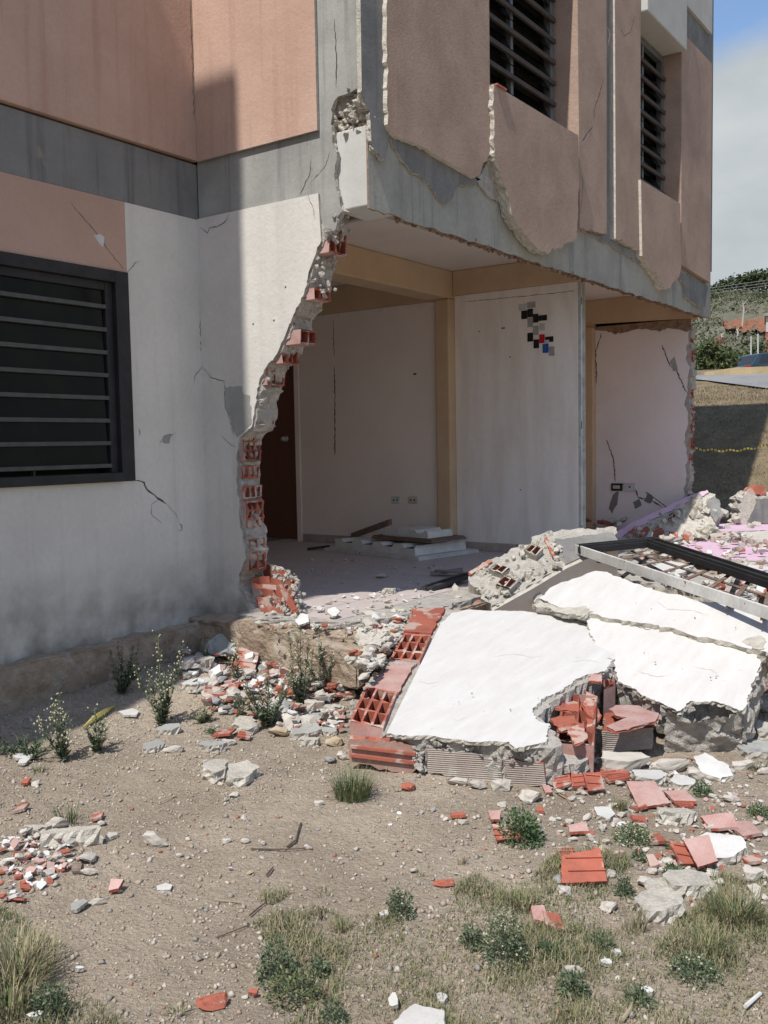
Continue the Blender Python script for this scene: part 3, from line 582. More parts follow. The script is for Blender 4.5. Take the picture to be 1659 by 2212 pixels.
box('room_beam', -.35, 1.21, 6.49, 6.66, 2.44, 2.768, TAN, B); box('room_column', -.34, xl - .002, 6.42, 6.66, 0, 2.438, TAN, B, bevel=.01)
box('left_room_wall', -.60, -.35, 3.93, 6.66, 0, 2.768, TAN, B)
for pl in ([(1430, 745), (1448, 790), (1462, 800), (1480, 842), (1487, 850)], [(1300, 720), (1287, 760), (1289, 830)], [(1310, 950), (1325, 990), (1330, 1040)], [(1340, 1045), (1370, 1050), (1380, 1075), (1405, 1080), (1430, 1095)], [(1395, 1062), (1420, 1080), (1445, 1100)]): crack(pl, 1, 6.497, B, w=.016)
plate('peeled_patch', [P(u, v, 1, 6.496) for u, v in [(1448, 782), (1458, 770), (1464, 800), (1455, 802)]], YN, .004, [GREYL] * 3, B, jag=.003, seg=.03)
for ps in ([(1325, 1068), (1336, 1062), (1333, 1090), (1322, 1110), (1316, 1095)], [(1368, 1085), (1382, 1078), (1385, 1092), (1372, 1098)], [(1398, 1065), (1412, 1075), (1405, 1088), (1392, 1082)]):
    plate('peeled_patch', [P(u, v, 1, 6.496) for u, v in ps], YN, .004, [GREYD] * 3, B, jag=.004, seg=.03)
p = P(1333, 1052, 1, 6.49); s = box('open_socket_box', p[0] - .07, p[0] + .07, 6.48, 6.499, p[2] - .045, p[2] + .045, BLACK, B); box('socket_insert', p[0] - .045, p[0] + .045, 6.472, 6.479, p[2] - .02, p[2] + .02, SOCK, s)
p = P(1361, 1052, 1, 6.49); s = box('wall_socket', p[0] - .07, p[0] + .07, 6.485, 6.499, p[2] - .05, p[2] + .05, SOCKW, B); box('socket_slot', p[0] - .01, p[0] + .01, 6.483, 6.4848, p[2] - .01, p[2] + .01, BLACK, s, bevel=0)
# floor
fl = box('room_floor', -3.4, 1.04, .05, 6.66, -.3, -.010, GROUT, None); tag(fl, kind='structure')
tm = {}
for i in range(13):
    for j in range(12):
        x0 = 1.04 - (i + 1) * .333; y0 = .06 + j * .333
        if y0 > 6.4 or (x0 < -2.9) or (j > 11): continue
        if 'a' not in tm:
            b = MB(); b.box(0, .329, 0, .329, -.010, 0); t0 = b.build('floor_tile', TILE, fl); tm['a'] = t0.data; t0.location = (x0, y0, rnd.uniform(-.0008, .0008)); continue
        t = link('floor_tile', tm['a'], fl, (x0, y0, rnd.uniform(-.001, .001)))
box('floor_screed', -3.4, 1.03, 4.07, 6.66, -.01, -.002, TILE, fl)
# plinth and foundation
def roughblock(name, x0, x1, y0, y1, z0, z1, m, parent, amp=.02, step=.04, seed=0, taper=0.):
    bm = bmesh.new(); bmesh.ops.create_cube(bm, size=1)
    for v in bm.verts: v.co = Vector((x0 + (v.co.x + .5) * (x1 - x0), y0 + (v.co.y + .5) * (y1 - y0), z0 + (v.co.z + .5) * (z1 - z0)))
    for ax in range(3):
        lo, hi = ((x0, x1), (y0, y1), (z0, z1))[ax]; n = int((hi - lo) / step); 
        for k in range(1, n):
            co_ = [0, 0, 0]; co_[ax] = lo + (hi - lo) * k / n; no = [0, 0, 0]; no[ax] = 1
            bmesh.ops.bisect_plane(bm, geom=bm.verts[:] + bm.edges[:] + bm.faces[:], plane_co=co_, plane_no=no)
    bmesh.ops.bevel(bm, geom=[e for e in bm.edges if e.calc_face_angle(0) > 1.2], offset=.012, segments=2, affect='EDGES')
    bm.normal_update()
    for v in bm.verts:
        q = v.co + Vector((seed, 0, 0)); v.co += v.normal * amp * (mnoise.noise(q * 5) + .6 * mnoise.noise(q * 14) + .35 * mnoise.noise(q * 33))
    me = bpy.data.meshes.new(name); bm.to_mesh(me); bm.free(); me.materials.append(m); o = link(name, me, parent); return o
roughblock('plinth', -.1, .10, -3.6, -.02, -.55, -.075, FOUND, B, amp=.022, seed=1)
roughblock('plinth', -.05, 1.05, -.21, .10, -.55, -.035, FOUND, B, amp=.035, seed=4)
roughblock('plinth', .95, 1.36, -.12, .5, -.55, -.06, FOUND, B, amp=.05, seed=7)
roughblock('plinth', 1.0, 1.42, .52, 6.7, -.55, -.03, FOUND, B, amp=.022, step=.06, seed=9)
roughblock('plinth_boulder', P(662, 1400, 1, -.3)[0], P(785, 1400, 1, -.3)[0], -.36, -.16, -.27, -.07, FOUND, B, amp=.035, seed=14)
plate('floor_screed_edge', [(x, y, .002) for x, y in [(.42, .05), (1.05, .06), (1.05, 6.6), (1.36, 6.6), (1.36, .6), (1.22, .12), (1.05, -.02), (.75, -.12), (.36, -.1), (.3, .0)]], ZN, .04, [MORT, MORT, MORT], B, clean=(0, 1, 2), jag=.012, seg=.05)
# cracks and marks on the facade
for pl, ax, val, w in [([(429, 478), (433, 520), (431, 590), (435, 640), (433, 700), (437, 790)], 0, .002, .007), ([(437, 790), (440, 850), (445, 950), (449, 1060)], 0, .002, .004), ([(437, 790), (421, 815), (418, 830)], 0, .002, .004),
        ([(292, 1038), (312, 1042), (318, 1057), (345, 1078), (360, 1088)], 0, .002, .014), ([(345, 1078), (328, 1090), (327, 1103), (331, 1115), (350, 1130)], 0, .002, .004), ([(388, 1130), (394, 1135), (394, 1146), (385, 1146)], 0, .002, .007), ([(360, 1088), (380, 1110), (388, 1128)], 0, .002, .003),
        ([(272, 590), (285, 578), (292, 568), (304, 563)], 0, .002, .004), ([(150, 435), (180, 470), (207, 500), (235, 540), (268, 583)], 0, .002, .004), ([(345, 960), (352, 950), (358, 940), (372, 940), (383, 930)], 0, .002, .004), ([(300, 925), (303, 935), (301, 943)], 0, .002, .006),
        ([(412, 0), (414, 60), (416, 110), (417, 180), (420, 260)], 0, .026, .006),
        ([(433, 490), (448, 503), (452, 492), (470, 490), (485, 480), (497, 462)], 1, -.0195, .006), ([(437, 790), (455, 815), (485, 823), (487, 870)], 1, -.0195, .005), ([(487, 870), (497, 905), (505, 940)], 1, -.0195, .004), ([(478, 940), (492, 955), (511, 968)], 1, -.0195, .004),
        ([(667, 414), (670, 435), (678, 455), (682, 475)], 1, -.0195, .004), ([(672, 345), (668, 380), (658, 400), (648, 420)], 1, -.002, .006), ([(712, 325), (708, 345), (706, 352), (690, 375), (672, 392)], 1, -.002, .004), ([(722, 40), (726, 110), (727, 190)], 1, -.002, .008),
        ([(1306, 166), (1293, 212), (1285, 234), (1283, 260)], 0, 1.402, .008), ([(1281, 273), (1268, 290), (1257, 308)], 0, 1.402, .010), ([(1255, 375), (1260, 395), (1258, 430), (1251, 470)], 0, 1.437, .009), ([(1372, 35), (1362, 70), (1350, 78), (1340, 60)], 0, 1.402, .006)]:
    crack(pl, ax, val, B, w)
for pl in ([(1497, 96), (1493, 118), (1489, 160)], [(1312, 58), (1318, 70), (1315, 98)]): crack(pl, 0, 1.402, B, .012, CREAM)
plate('bare_patch', [P(u, v, 0, .003) for u, v in [(204, 508), (216, 505), (225, 512), (223, 535), (212, 520)]], XN, .003, [WHITEP] * 3, B, jag=.002, seg=.02)
plate('bare_patch', [P(u, v, 0, .003) for u, v in [(358, 940), (372, 939), (366, 956), (352, 955)]], XN, .003, [GREYL] * 3, B, jag=.002, seg=.02)
plate('bare_patch', [P(u, v, 1, -.0205) for u, v in [(487, 838), (500, 836), (522, 835), (527, 852), (540, 855), (543, 880), (543, 915), (528, 930), (512, 945), (504, 930), (498, 900), (486, 880)]], YN, .003, [GREYL] * 3, B, jag=.004, seg=.03)
for (u, v) in ((592, 692), (547, 700), (617, 620)): 
    p = P(u, v, 1, -.02); box('nail_hole', p[0] - .005, p[0] + .005, -.0195, -.0185, p[2] - .005, p[2] + .005, BLACK, B, bevel=0)

# ================================================================== BACKGROUND
def far(u, v, d):   # point at horizontal distance d in the direction of a photo point
    r = ray(u, v); return C + r * d / math.hypot(r[0], r[1])
RG = np.array([R[0][0], R[0][1], 0]); RG /= np.linalg.norm(RG); FW = np.array([R[1][0], R[1][1], 0]); FW /= np.linalg.norm(FW)
HILLM = mat('hill_scrub', (.13, .13, .085), (.20, .18, .13), .035, rough=1, bump=1, bs=.5, fine=.4, dist=.8, mix=(.35, .65))
REDE = mat('red_earth', (.31, .125, .065), (.22, .12, .075), .5, rough=1, bump=1, bs=1.2, fine=.35, dist=.5)
ROADM = mat('worn_asphalt', (.24, .24, .235), (.19, .19, .185), .8, rough=.95, bump=.4, bs=30, fine=.15)
KERBM = mat('yellowed_kerb', (.52, .40, .23), (.42, .33, .20), 2, bump=.4, bs=20)
az0 = 8; V_ = []; F_ = []; na, nd = 90, 46
def hillz(az, d):
    t = (d - 62) / 300.; ridge = 44.5 + 5 * math.sin(az * .11 + .5) + (az - 20) * .55
    t = max(0, min(1.25, t)); s_ = t ** 1.12 if t < 1 else 1 - (t - 1) * .8
    n = mnoise.noise(Vector((az * .22, d * .012, 2))) * 5 * min(1, t * 3)
    return 2.9 + ridge * s_ + n
def azp(az, d): a = math.radians(az); return C + (RG * math.sin(a) + FW * math.cos(a)) * d
for j in range(nd):
    for i in range(na):
        az = az0 + i * .6; d = 62 + j * 8.; p = azp(az, d); V_.append((p[0], p[1], hillz(az, d)))
for j in range(nd - 1):
    for i in range(na - 1): a = j * na + i; F_.append((a, a + 1, a + na + 1, a + na))
tag(mk('hillside', V_, F_, HILLM, smooth=True), kind='structure')
def hillpoint(u, v):
    r = ray(u, v); h = math.hypot(r[0], r[1]); d = 62
    while d < 360:
        p = C + r * d / h; az = math.degrees(math.atan2(np.dot(p - C, RG), np.dot(p - C, FW)))
        if p[2] < hillz(az, d): break
        d += 1.5
    return p, d
def leaves(mb, c, rad, n, sz, m=0, mm=1):
    c = np.array(c, float)
    for _ in range(n):
        d = nr.normal(size=3); d /= np.linalg.norm(d); q = c + d * np.array(rad) * nr.uniform(.25, 1) ** .45
        a = nr.normal(size=3); a /= np.linalg.norm(a); b = np.cross(a, nr.normal(size=3)); b /= np.linalg.norm(b) + 1e-9; s_ = sz * nr.uniform(.5, 1.3)
        mb.add([q - a * s_, q - b * s_ * .5, q + a * s_, q + b * s_ * .5], [(0, 1, 2, 3)], m + int(nr.integers(0, mm)))
TD = mat('tree_leaf_dark', (.045, .065, .028), (.075, .095, .04), .4, bump=0, fine=0); TM = mat('tree_leaf_mid', (.085, .115, .045), (.12, .14, .06), .4, bump=0, fine=0); TG = mat('scrub_leaf_grey', (.17, .165, .12), (.125, .125, .085), .1, bump=0, fine=0)
mb = MB()
for _ in range(3000):
    az = rnd.uniform(17, 31); d = 66 + 296 * rnd.random() ** .8; p = azp(az, d); pu, pv = proj((p[0], p[1], hillz(az, d)))
    if (1552 < pu < 1705 and 680 < pv < 720) or (1538 < pu < 1568 and 726 < pv < 744): continue
    k = mnoise.noise(Vector((az * .5, d * .03, 0)))
    s_ = rnd.uniform(.3, .8) * (1 + d / 150); leaves(mb, (p[0], p[1], hillz(az, d) + s_ * .3), (s_, s_, s_ * .6), 16, s_ * .22, 0 if k > .2 else (2 if rnd.random() < .78 else 1), 1)
tag(mb.build('hillside_scrub', [TD, TM, TG]), kind='stuff', label='dry grey green scrub covering the hill behind the parked cars', cat='scrub')
# red earth cut
for (us, vs, lab) in (((1561, 1700), (688, 713), None), ((1541, 1565), (729, 741), None)):
    g = []; n1, n2 = 24, 8
    for j in range(n2):
        for i in range(n1):
            u = us[0] + (us[1] - us[0]) * i / (n1 - 1); top = vs[0] + 8 * abs(math.sin(i * .35 + 1)) * .6 - (3 if i > n1 * .4 else 0); v = top + (vs[1] - top) * j / (n2 - 1) * (1 if 0 < i < n1 - 1 else .3)
            p, d = hillpoint(u, v); r = ray(u, v); p = C + r * (d - 9) / math.hypot(r[0], r[1]) + np.array([0, 0, mnoise.noise(Vector((i * .6, j * .8, 0))) * .9]); g.append(p)
    o = mk('red_earth_bank', g, [(j * n1 + i, j * n1 + i + 1, (j + 1) * n1 + i + 1, (j + 1) * n1 + i) for j in range(n2 - 1) for i in range(n1 - 1)], REDE); tag(o, kind='structure')
def tree(name, base, h, w, trunk, label, group, n=500, leaf=.25, mm=(0, 2), cat='tree', clumps=9):
    e = empty(name, base, label=label, cat=cat, group=group)
    b = MB(); b.tube([(0, 0, -.3), (w * .03, 0, h * .35), (-w * .02, w * .03, h * .7)], [trunk, trunk * .75, trunk * .35], n=6)
    for k in range(5):
        a = k * 1.26 + rnd.random(); b.tube([(0, 0, h * (.25 + .08 * k)), (math.cos(a) * w * .3, math.sin(a) * w * .3, h * (.5 + .08 * k))], [trunk * .45, trunk * .15], n=4)
    b.build('trunk', TWIG, e)
    b = MB()
    for k in range(clumps):
        a = rnd.uniform(0, 6.28); rr = w * .5 * rnd.uniform(.1, .72); zz = h * rnd.uniform(.28, .88); q = w * rnd.uniform(.16, .28)
        leaves(b, (math.cos(a) * rr, math.sin(a) * rr, zz), (q, q, q * .8), n // clumps, leaf, mm[0], mm[1])
    b.build('crown', [TD, TM, TG], e); return e
for i, (u, v, h, w) in enumerate([(1567, 633, 5.5, 11), (1548, 634, 3, 6), (1605, 626, 6.5, 9), (1626, 622, 6.5, 10), (1648, 622, 7, 12), (1680, 618, 7, 12)]):
    p = far(u, v, 352); lab = ['rounded dark tree on the hilltop, left of the gap in the ridge trees', 'smallest dark bush on the hilltop beside the building edge', 'dark tree on the hilltop just right of the gap', 'second dark tree on the hilltop right of the gap', 'dark spreading tree on the hilltop at the photo edge', 'hilltop tree beyond the photo edge'][i]
    tree('hilltop_tree', (p[0], p[1], p[2] - 1), h, w, .25, lab, 'trees along the hilltop', n=420, leaf=.7, mm=(0, 1), clumps=12)
def gtree(name, u, d, vt, w, label, group='bushes behind the road', **k):
    p = far(u, vt, d); g = float(gz(p[0], p[1])); return tree(name, (p[0], p[1], g), p[2] - g, w, .1, label, group, **k)
gtree('leafy_bush', 1537, 29, 737, 1.35, 'big leafy green bush behind the road beside the building edge', n=2600, leaf=.06, cat='bush', clumps=16)
gtree('leafy_bush', 1510, 31, 748, 1.2, 'green bush half hidden by the building corner, behind the road', n=1500, leaf=.06, cat='bush', clumps=12)
gtree('leafy_bush', 1592, 52, 756, 2.2, 'olive bush behind the rear of the dark car', n=1200, leaf=.10, cat='bush', mm=(1, 1), clumps=12)
gtree('leafy_bush', 1641, 56, 733, 2.4, 'dark green bush behind the two pale posts', n=1300, leaf=.11, cat='bush', mm=(0, 1), clumps=12)
for i, (u, v0, v1) in enumerate(((1603, 706, 655), (1556, 742, 722), (1590, 735, 712))):
    p, d = hillpoint(u, v0); h = (v0 - v1) / FV * d; b = MB(); b.tube([p - [0, 0, 1], p + [.3, 0, h * .6], p + [.1, 0, h]], [.22, .16, .06], n=5)
    for k in range(5): a = rnd.uniform(-1, 1); b.tube([p + np.array([.2, 0, h * (.45 + .1 * k)]), p + np.array([.2, 0, h * (.65 + .1 * k)]) + RG * a * h * .3], [.08, .03], n=4)
    tag(b.build('bare_tree', flat('bare_bark%d' % i, (.42, .40, .35), .9)), ['tall pale leafless tree above the red earth bank', 'short pale leafless tree near the building edge', 'small pale leafless tree below the red earth bank'][i], 'tree', 'leafless trees on the hillside')
# road, kerb
rd = []
top = [(1300, 823), (1500, 813), (1522, 812), (1659, 808), (1900, 800), (2400, 790)]; bot = [(1300, 815), (1499, 822), (1530, 825), (1659, 842), (1900, 872), (2400, 940)]
for (a, b_) in zip(top, bot):
    for t in (0, .34, .67, 1):
        p = ghit(a[0] + (b_[0] - a[0]) * t, a[1] + (b_[1] - a[1]) * t); rd.append((p[0], p[1], p[2] + .03))
n_ = 4; me_ = mk('road', rd, [(i * n_ + j, i * n_ + j + 1, (i + 1) * n_ + j + 1, (i + 1) * n_ + j) for i in range(len(top) - 1) for j in range(3)], ROADM, smooth=True); tag(me_, kind='structure')
b = MB(); kp = [ghit(u, v) for u, v in ((1522, 813), (1593, 811), (1659, 809), (1900, 801))]; hs = [.09, .17, .15, .15]
for a, c_, h1, h2 in zip(kp[:-1], kp[1:], hs[:-1], hs[1:]):
    dd = FW * .25; b.add([a, c_, c_ + [0, 0, h2], a + [0, 0, h1], a + dd, c_ + dd, c_ + dd + [0, 0, h2], a + dd + [0, 0, h1]], [(0, 1, 2, 3), (3, 2, 6, 7), (0, 3, 7, 4), (4, 7, 6, 5), (1, 5, 6, 2)])
tag(b.build('kerb', KERBM), kind='structure')
# posts, wires, house
p = far(1623, 763, 47); b = MB(); b.tube([(p[0], p[1], p[2] - 1.2), tuple(far(1623, 726, 47))], .035); tag(b.build('lamp_post', flat('pale_post', (.5, .5, .48))), 'shorter pale post standing behind the dark car', 'post', 'pale posts behind the dark car')
p = far(1638, 763, 47); b = MB(); b.tube([(p[0], p[1], p[2] - 1.2), tuple(far(1638, 721, 47))], .04); tag(b.build('lamp_post', MATS['pale_post']), 'taller pale post standing behind the dark car', 'post', 'pale posts behind the dark car')
for i, (va, vb) in enumerate(((634, 612), (628, 606), (622, 600))):
    a = far(1400, va + 12, 90); c_ = far(1659, vb + 5, 80) + RG * 0; e_ = far(2100, vb - 40, 75); b = MB()
    b.tube([a, (a + c_) / 2 + [0, 0, -.15], c_, (c_ + e_) / 2 - [0, 0, .2], e_], .016, n=4); tag(b.build('power_line', flat('wire%d' % i, (.30, .30, .29))), ['lowest', 'middle', 'highest'][i] + ' overhead wire crossing in front of the hilltop', 'wire', 'overhead wires')
hb = far(1654, 745, 70); hg = float(gz(hb[0], hb[1])); H0 = empty('far_house', hb, label='sliver of a white and brick house at the right edge below the red bank', cat='house')
def hbox(name, x0, x1, z0, z1, y0, y1, m, par=H0):
    b = MB(); o_ = RG * x0 + HD * y0 + np.array([0, 0, z0]); b.obox(o_, RG * (x1 - x0), HD * (y1 - y0), (0, 0, z1 - z0)); return b.build(name, m, par)
HD = ray(1654, 745); HD[2] = 0; HD /= np.linalg.norm(HD)
hbox('brick_wall', 0, 6, -3, .85, 0, 5, BRICK); hbox('white_wall', .02, 6, .86, 1.9, -.05, 5, WHITES); w_ = hbox('window', .5, 1.3, 1.0, 1.6, -.12, -.06, BLACK); hbox('sill', .4, 1.4, .9, .98, -.2, -.06, CONCW); hbox('roof', -.08, 6.3, 1.91, 2.1, -.3, 5.2, CONC)
# parked cars
def car(name, pos, dirx, paint, label, flip=False):
    e = empty(name, pos, label=label, cat='car', group='cars parked beyond the kerb'); ax = np.array(dirx, float); ay = np.cross((0, 0, 1), ax); up = np.array([0, 0, 1.])
    prof = [(0.02, .30), (0, .62), (.06, .86), (.22, .93), (.62, 1.36), (.85, 1.41), (1.9, 1.42), (2.25, 1.38), (2.95, .93), (3.75, .80), (3.88, .66), (3.9, .3)]
    W_ = .80; V = []; F = []; n = len(prof)
    def wd(z): return W_ - max(0, z - .9) * .38
    for s_ in (-1, 1):
        for (x, z) in prof: V.append(ax * x + ay * s_ * wd(z) + up * z)
    for i in range(n): j = (i + 1) % n; F.append((i, j, n + j, n + i))
    F += [tuple(range(n))[::-1], tuple(range(n, 2 * n))]
    bo = mk('body', V, F, paint, None, e); md = bo.modifiers.new('bevel', 'BEVEL'); md.width = .04; md.segments = 3
    for s_ in (-1, 1):
        def q(x, z, o=.006): return ax * x + ay * s_ * (wd(z) + o) + up * z
        for wp in ([(.52, .95), (.78, 1.33), (1.08, 1.35), (1.08, .95)], [(1.14, .95), (1.14, 1.35), (1.95, 1.35), (2.0, .95)], [(2.06, .95), (2.02, 1.34), (2.2, 1.31), (2.75, .95)]):
            mk('side_window', [q(*a) for a in wp], [(0, 1, 2, 3)], GLASSC, None, e)
        for hx in (1.28, 2.1):
            b = MB(); b.obox(q(hx, .84, .0), ax * .14, ay * s_ * .025, up * .025); b.build('door_handle', BLACK, e)
        b = MB(); b.obox(q(.0, .62, -.10), ax * .16, ay * s_ * .11, up * .26); b.build('tail_light', REDL, e)
        b = MB(); b.obox(q(3.72, .60, -.15), ax * .17, ay * s_ * .12, up * .13); b.build('headlight', SOCKW, e)
        for wx in (.68, 3.12):
            b = MB(); c0 = ax * wx + ay * s_ * (W_ - .14) + up * .29; b.tube([c0, c0 + ay * s_ * .17], .29, n=18); w = b.build('wheel', BLACK, e)
            b = MB(); b.tube([c0 + ay * s_ * .165, c0 + ay * s_ * .18], .17, n=12); b.build('rim', ZINC, w)
    def r_(x, z, y, o=.01): return ax * (x - o) + ay * y + up * (z + o)
    mk('rear_window', [r_(.26, .96, -.66), r_(.26, .96, .66), r_(.59, 1.32, .55), r_(.59, 1.32, -.55)], [(0, 1, 2, 3)], GLASSC, None, e)
    mk('windscreen', [r_(2.9, .97, -.66, -.01), r_(2.3, 1.35, -.56, -.01), r_(2.3, 1.35, .56, -.01), r_(2.9, .97, .66, -.01)], [(0, 1, 2, 3)], GLASSC, None, e)
    return e
GLASSC = flat('car_glass', (.03, .035, .04), .08); REDL = flat('red_light', (.45, .01, .02), .2)
CARP = flat('dark_blue_green_paint', (.045, .075, .095), .25, .3, sc=2); CARW = flat('white_car_paint', (.75, .75, .74), .25, sc=2)
p = far(1589, 790, 42); g = float(gz(p[0], p[1])); car('parked_car', (p[0], p[1], g - .25), RG * .97 + FW * .24, CARP, 'dark blue green hatchback parked beyond the yellow kerb')
p = far(1567, 790, 47); g = float(gz(p[0], p[1])); car('parked_car', (p[0] + RG[0] * 3.9, p[1] + RG[1] * 3.9, g - .02), -RG, CARW, 'white car showing only its bonnet behind the dark hatchback')
# hazard tape
TY = flat('tape_yellow', (.42, .33, .07)); a = P(1491, 968, 1, 6.7); c_ = far(1720, 940, 13.5); b = MB(); n_ = 90
for k in range(n_):
    t0, t1 = k / n_, (k + 1) / n_; f = lambda t: a + (c_ - a) * t + np.array([0, 0, -.10 * math.sin(math.pi * t) + .01 * math.sin(t * 40)]); w_ = np.array([.002 * math.sin(k * .5), 0, .011])
    p0, p1 = f(t0), f(t1); q = .25 if k % 2 else 0; b.add([p0 - w_, p1 - w_, p1 + w_, p0 + w_], [(0, 1, 2, 3)], (1 if k % 3 == 0 else 0))
tp = b.build('hazard_tape', [TY, BLACK]); tag(tp, 'yellow and black hazard tape strung from the building corner across the slope', 'tape')
pp_ = far(1720, 940, 13.5); g_ = float(gz(pp_[0], pp_[1])); b = MB(); b.tube([(pp_[0], pp_[1], g_ - .1), (pp_[0], pp_[1], pp_[2] + .1)], .03); tag(b.build('stake', WOOD), 'wooden stake holding the hazard tape just outside the photo', 'stake')

# ================================================================== DEBRIS: the big fallen pieces
def nrm(a, b, c):
    n = np.cross(b - a, c - a); n /= np.linalg.norm(n); return n if n[2] > 0 else -n
# slab 1
A1 = P(835, 1585, 2, -.19); A2 = P(1180, 1610, 2, -.20); A3 = P(1007, 1317, 2, .02); N1 = nrm(A1, A2, A3)
S1 = empty('fallen_wall_slab', (0, 0, 0), label='front fallen wall slab with white face up and open clay blocks along its left edge', cat='wall slab', group='fallen wall slabs')
on1 = lambda L_, lift=0: [PP(u, v, A1 + N1 * lift, N1) for u, v in L_]
plate('slab_core', on1([(824, 1583), (859, 1497), (899, 1430), (932, 1368), (962, 1314), (1007, 1320), (1120, 1328), (1312, 1346), (1323, 1365), (1330, 1400), (1318, 1440), (1300, 1460), (1262, 1475), (1215, 1500), (1185, 1520), (1165, 1545), (1180, 1565), (1200, 1580), (1213, 1612), (1180, 1616), (900, 1592)], -.016), N1, .165, [MORT, MORT, MORT], S1, jag=.008, seg=.025, layers=5, rough=.016)
plate('white_face', on1([(835, 1584), (952, 1348), (975, 1325), (1007, 1317), (1070, 1319), (1134, 1320), (1316, 1344), (1324, 1365), (1316, 1395), (1328, 1420), (1307, 1450), (1265, 1458), (1210, 1492), (1168, 1512), (1150, 1538), (1163, 1557), (1188, 1563), (1180, 1602), (1117, 1617), (1100, 1602), (1032, 1602), (914, 1589)]), N1, .018, [WHITEP, MORTY, MORT], S1, clean=(0,), jag=.005, seg=.016, layers=2, rough=.006)
def cellblock(q4, n1, n2, depth, par, P0, N, lift=0, **k):
    a, b_, c_, d = [PP(u, v, P0 + N * lift, N) for u, v in q4]; e1 = ((d - a) + (c_ - b_)) / 2; e2 = ((b_ - a) + (c_ - d)) / 2
    return hollow('hollow_brick', a, e1, e2, -N * depth, n1, n2, par, **k)
cellblock([(756, 1556), (787, 1490), (858, 1496), (824, 1580)], 3, 3, .17, S1, A1, N1, .004, wall=.013)
cellblock([(843, 1424), (866, 1368), (932, 1373), (900, 1428)], 3, 3, .15, S1, A1, N1, .004, wall=.013)
plate('strip_bed', on1([(754, 1562), (786, 1488), (842, 1424), (878, 1358), (897, 1314), (960, 1316), (930, 1368), (897, 1430), (857, 1497), (822, 1580)], -.13), N1, .05, [MORT, MORT, MORT], S1, jag=.008, seg=.03)
plate('mortar_joint', on1([(787, 1484), (798, 1474), (862, 1488), (858, 1500)], -.004), N1, .12, [MORT, MORT, MORT], S1, jag=.006, seg=.02)
plate('mortar_joint', on1([(843, 1420), (838, 1434), (892, 1440), (900, 1426)], -.004), N1, .12, [MORT, MORT, MORT], S1, jag=.006, seg=.02)
plate('brick_side', on1([(800, 1490), (839, 1434), (896, 1434), (861, 1496)], .002), N1, .12, [BRICKP, BRICK, BRICK], S1, jag=.005, seg=.03)
plate('brick_side', on1([(872, 1362), (895, 1313), (962, 1313), (932, 1368)], .002), N1, .12, [BRICK, BRICK, BRICK], S1, jag=.005, seg=.03)
f0 = ghit(757, 1662); f1 = ghit(1178, 1698); fd = f1 - f0; fd[2] = 0; fd /= np.linalg.norm(fd); fn = np.array([fd[1], -fd[0], 0]); fn = fn if fn[1] < 0 else -fn
onf = lambda L_, lift=0: [PP(u, v, f0 + fn * lift, fn) for u, v in L_]
plate('brick_front', onf([(756, 1596), (895, 1612), (905, 1655), (890, 1672), (756, 1648)], .02), fn, .05, [BRICKB, BRICK, BRICK], S1, jag=.006, seg=.03)
plate('brick_front', onf([(920, 1610), (1085, 1642), (1088, 1694), (925, 1672)], .015), fn, .05, [BRICKG, MORT, MORT], S1, jag=.005, seg=.03)
plate('brick_front', onf([(1092, 1640), (1174, 1650), (1180, 1700), (1096, 1692)], .02), fn, .05, [BRICKG, BRICK, BRICK], S1, jag=.005, seg=.03)
b = MB(); f2 = lambda v0: None
for v0, v1 in ((1612, 1629), (1631, 1648)):
    a, c_ = onf([(758, v0), (898, v1)], .028); b.bar(a, c_, .018, .012)
b.build('brick_rib', BRICK, S1)
crumble('crumbled_mortar', onf([(905, 1600), (1000, 1612), (1100, 1630), (1180, 1625)], .0), .026, 70, MORT, S1, spread=(.02, .03, .02))
crumble('crumbled_mortar', onf([(900, 1615), (908, 1660), (915, 1680)], .02), .035, 30, MORT, S1, spread=(.02, .02, .02))
crumble('crumbled_mortar', on1([(1316, 1346), (1330, 1380), (1328, 1420), (1305, 1470)], -.05), .04, 120, MORT, S1, spread=(.02, .03, .05))
crumble('crumbled_mortar', on1([(752, 1560), (842, 1424), (878, 1358), (897, 1312)], -.03), .03, 110, MORT, S1, spread=(.025, .02, .03))
# the burst bricks in the bite of slab 1
A4 = A1 - N1 * .03
cellblock([(1200, 1600), (1212, 1500), (1290, 1512), (1278, 1612)], 2, 3, .12, S1, A1, N1, -.055, wall=.012, jag=.022)
for q in ([(1200, 1530), (1215, 1494), (1255, 1490), (1262, 1530)], [(1190, 1552), (1240, 1540), (1262, 1556), (1215, 1575)], [(1262, 1488), (1292, 1500), (1290, 1560), (1268, 1555)], [(1228, 1575), (1262, 1556), (1270, 1600), (1240, 1615)]):
    plate('brick_shard', on1(q, rnd.uniform(-.045, -.03)), N1 + np.array([rnd.uniform(-.15, .15), rnd.uniform(-.15, .15), 0]), .012, [BRICK, BRICKI, BRICK], S1, jag=.006, seg=.03)
plate('brick_shard', on1([(1275, 1455), (1300, 1458), (1300, 1472), (1272, 1470)], .01), N1, .014, [BRICKP, BRICK, BRICK], S1, jag=.004)
cellblock([(1305, 1500), (1300, 1440), (1325, 1430), (1328, 1490)], 2, 3, .14, S1, A1, N1, -.06, wall=.014, jag=.03)
plate('mortar_lump', on1([(1180, 1612), (1215, 1596), (1280, 1612), (1262, 1645), (1205, 1655), (1185, 1640)], -.11), N1, .09, [MORT, MORT, MORT], S1, jag=.012, seg=.025, layers=4, rough=.02)
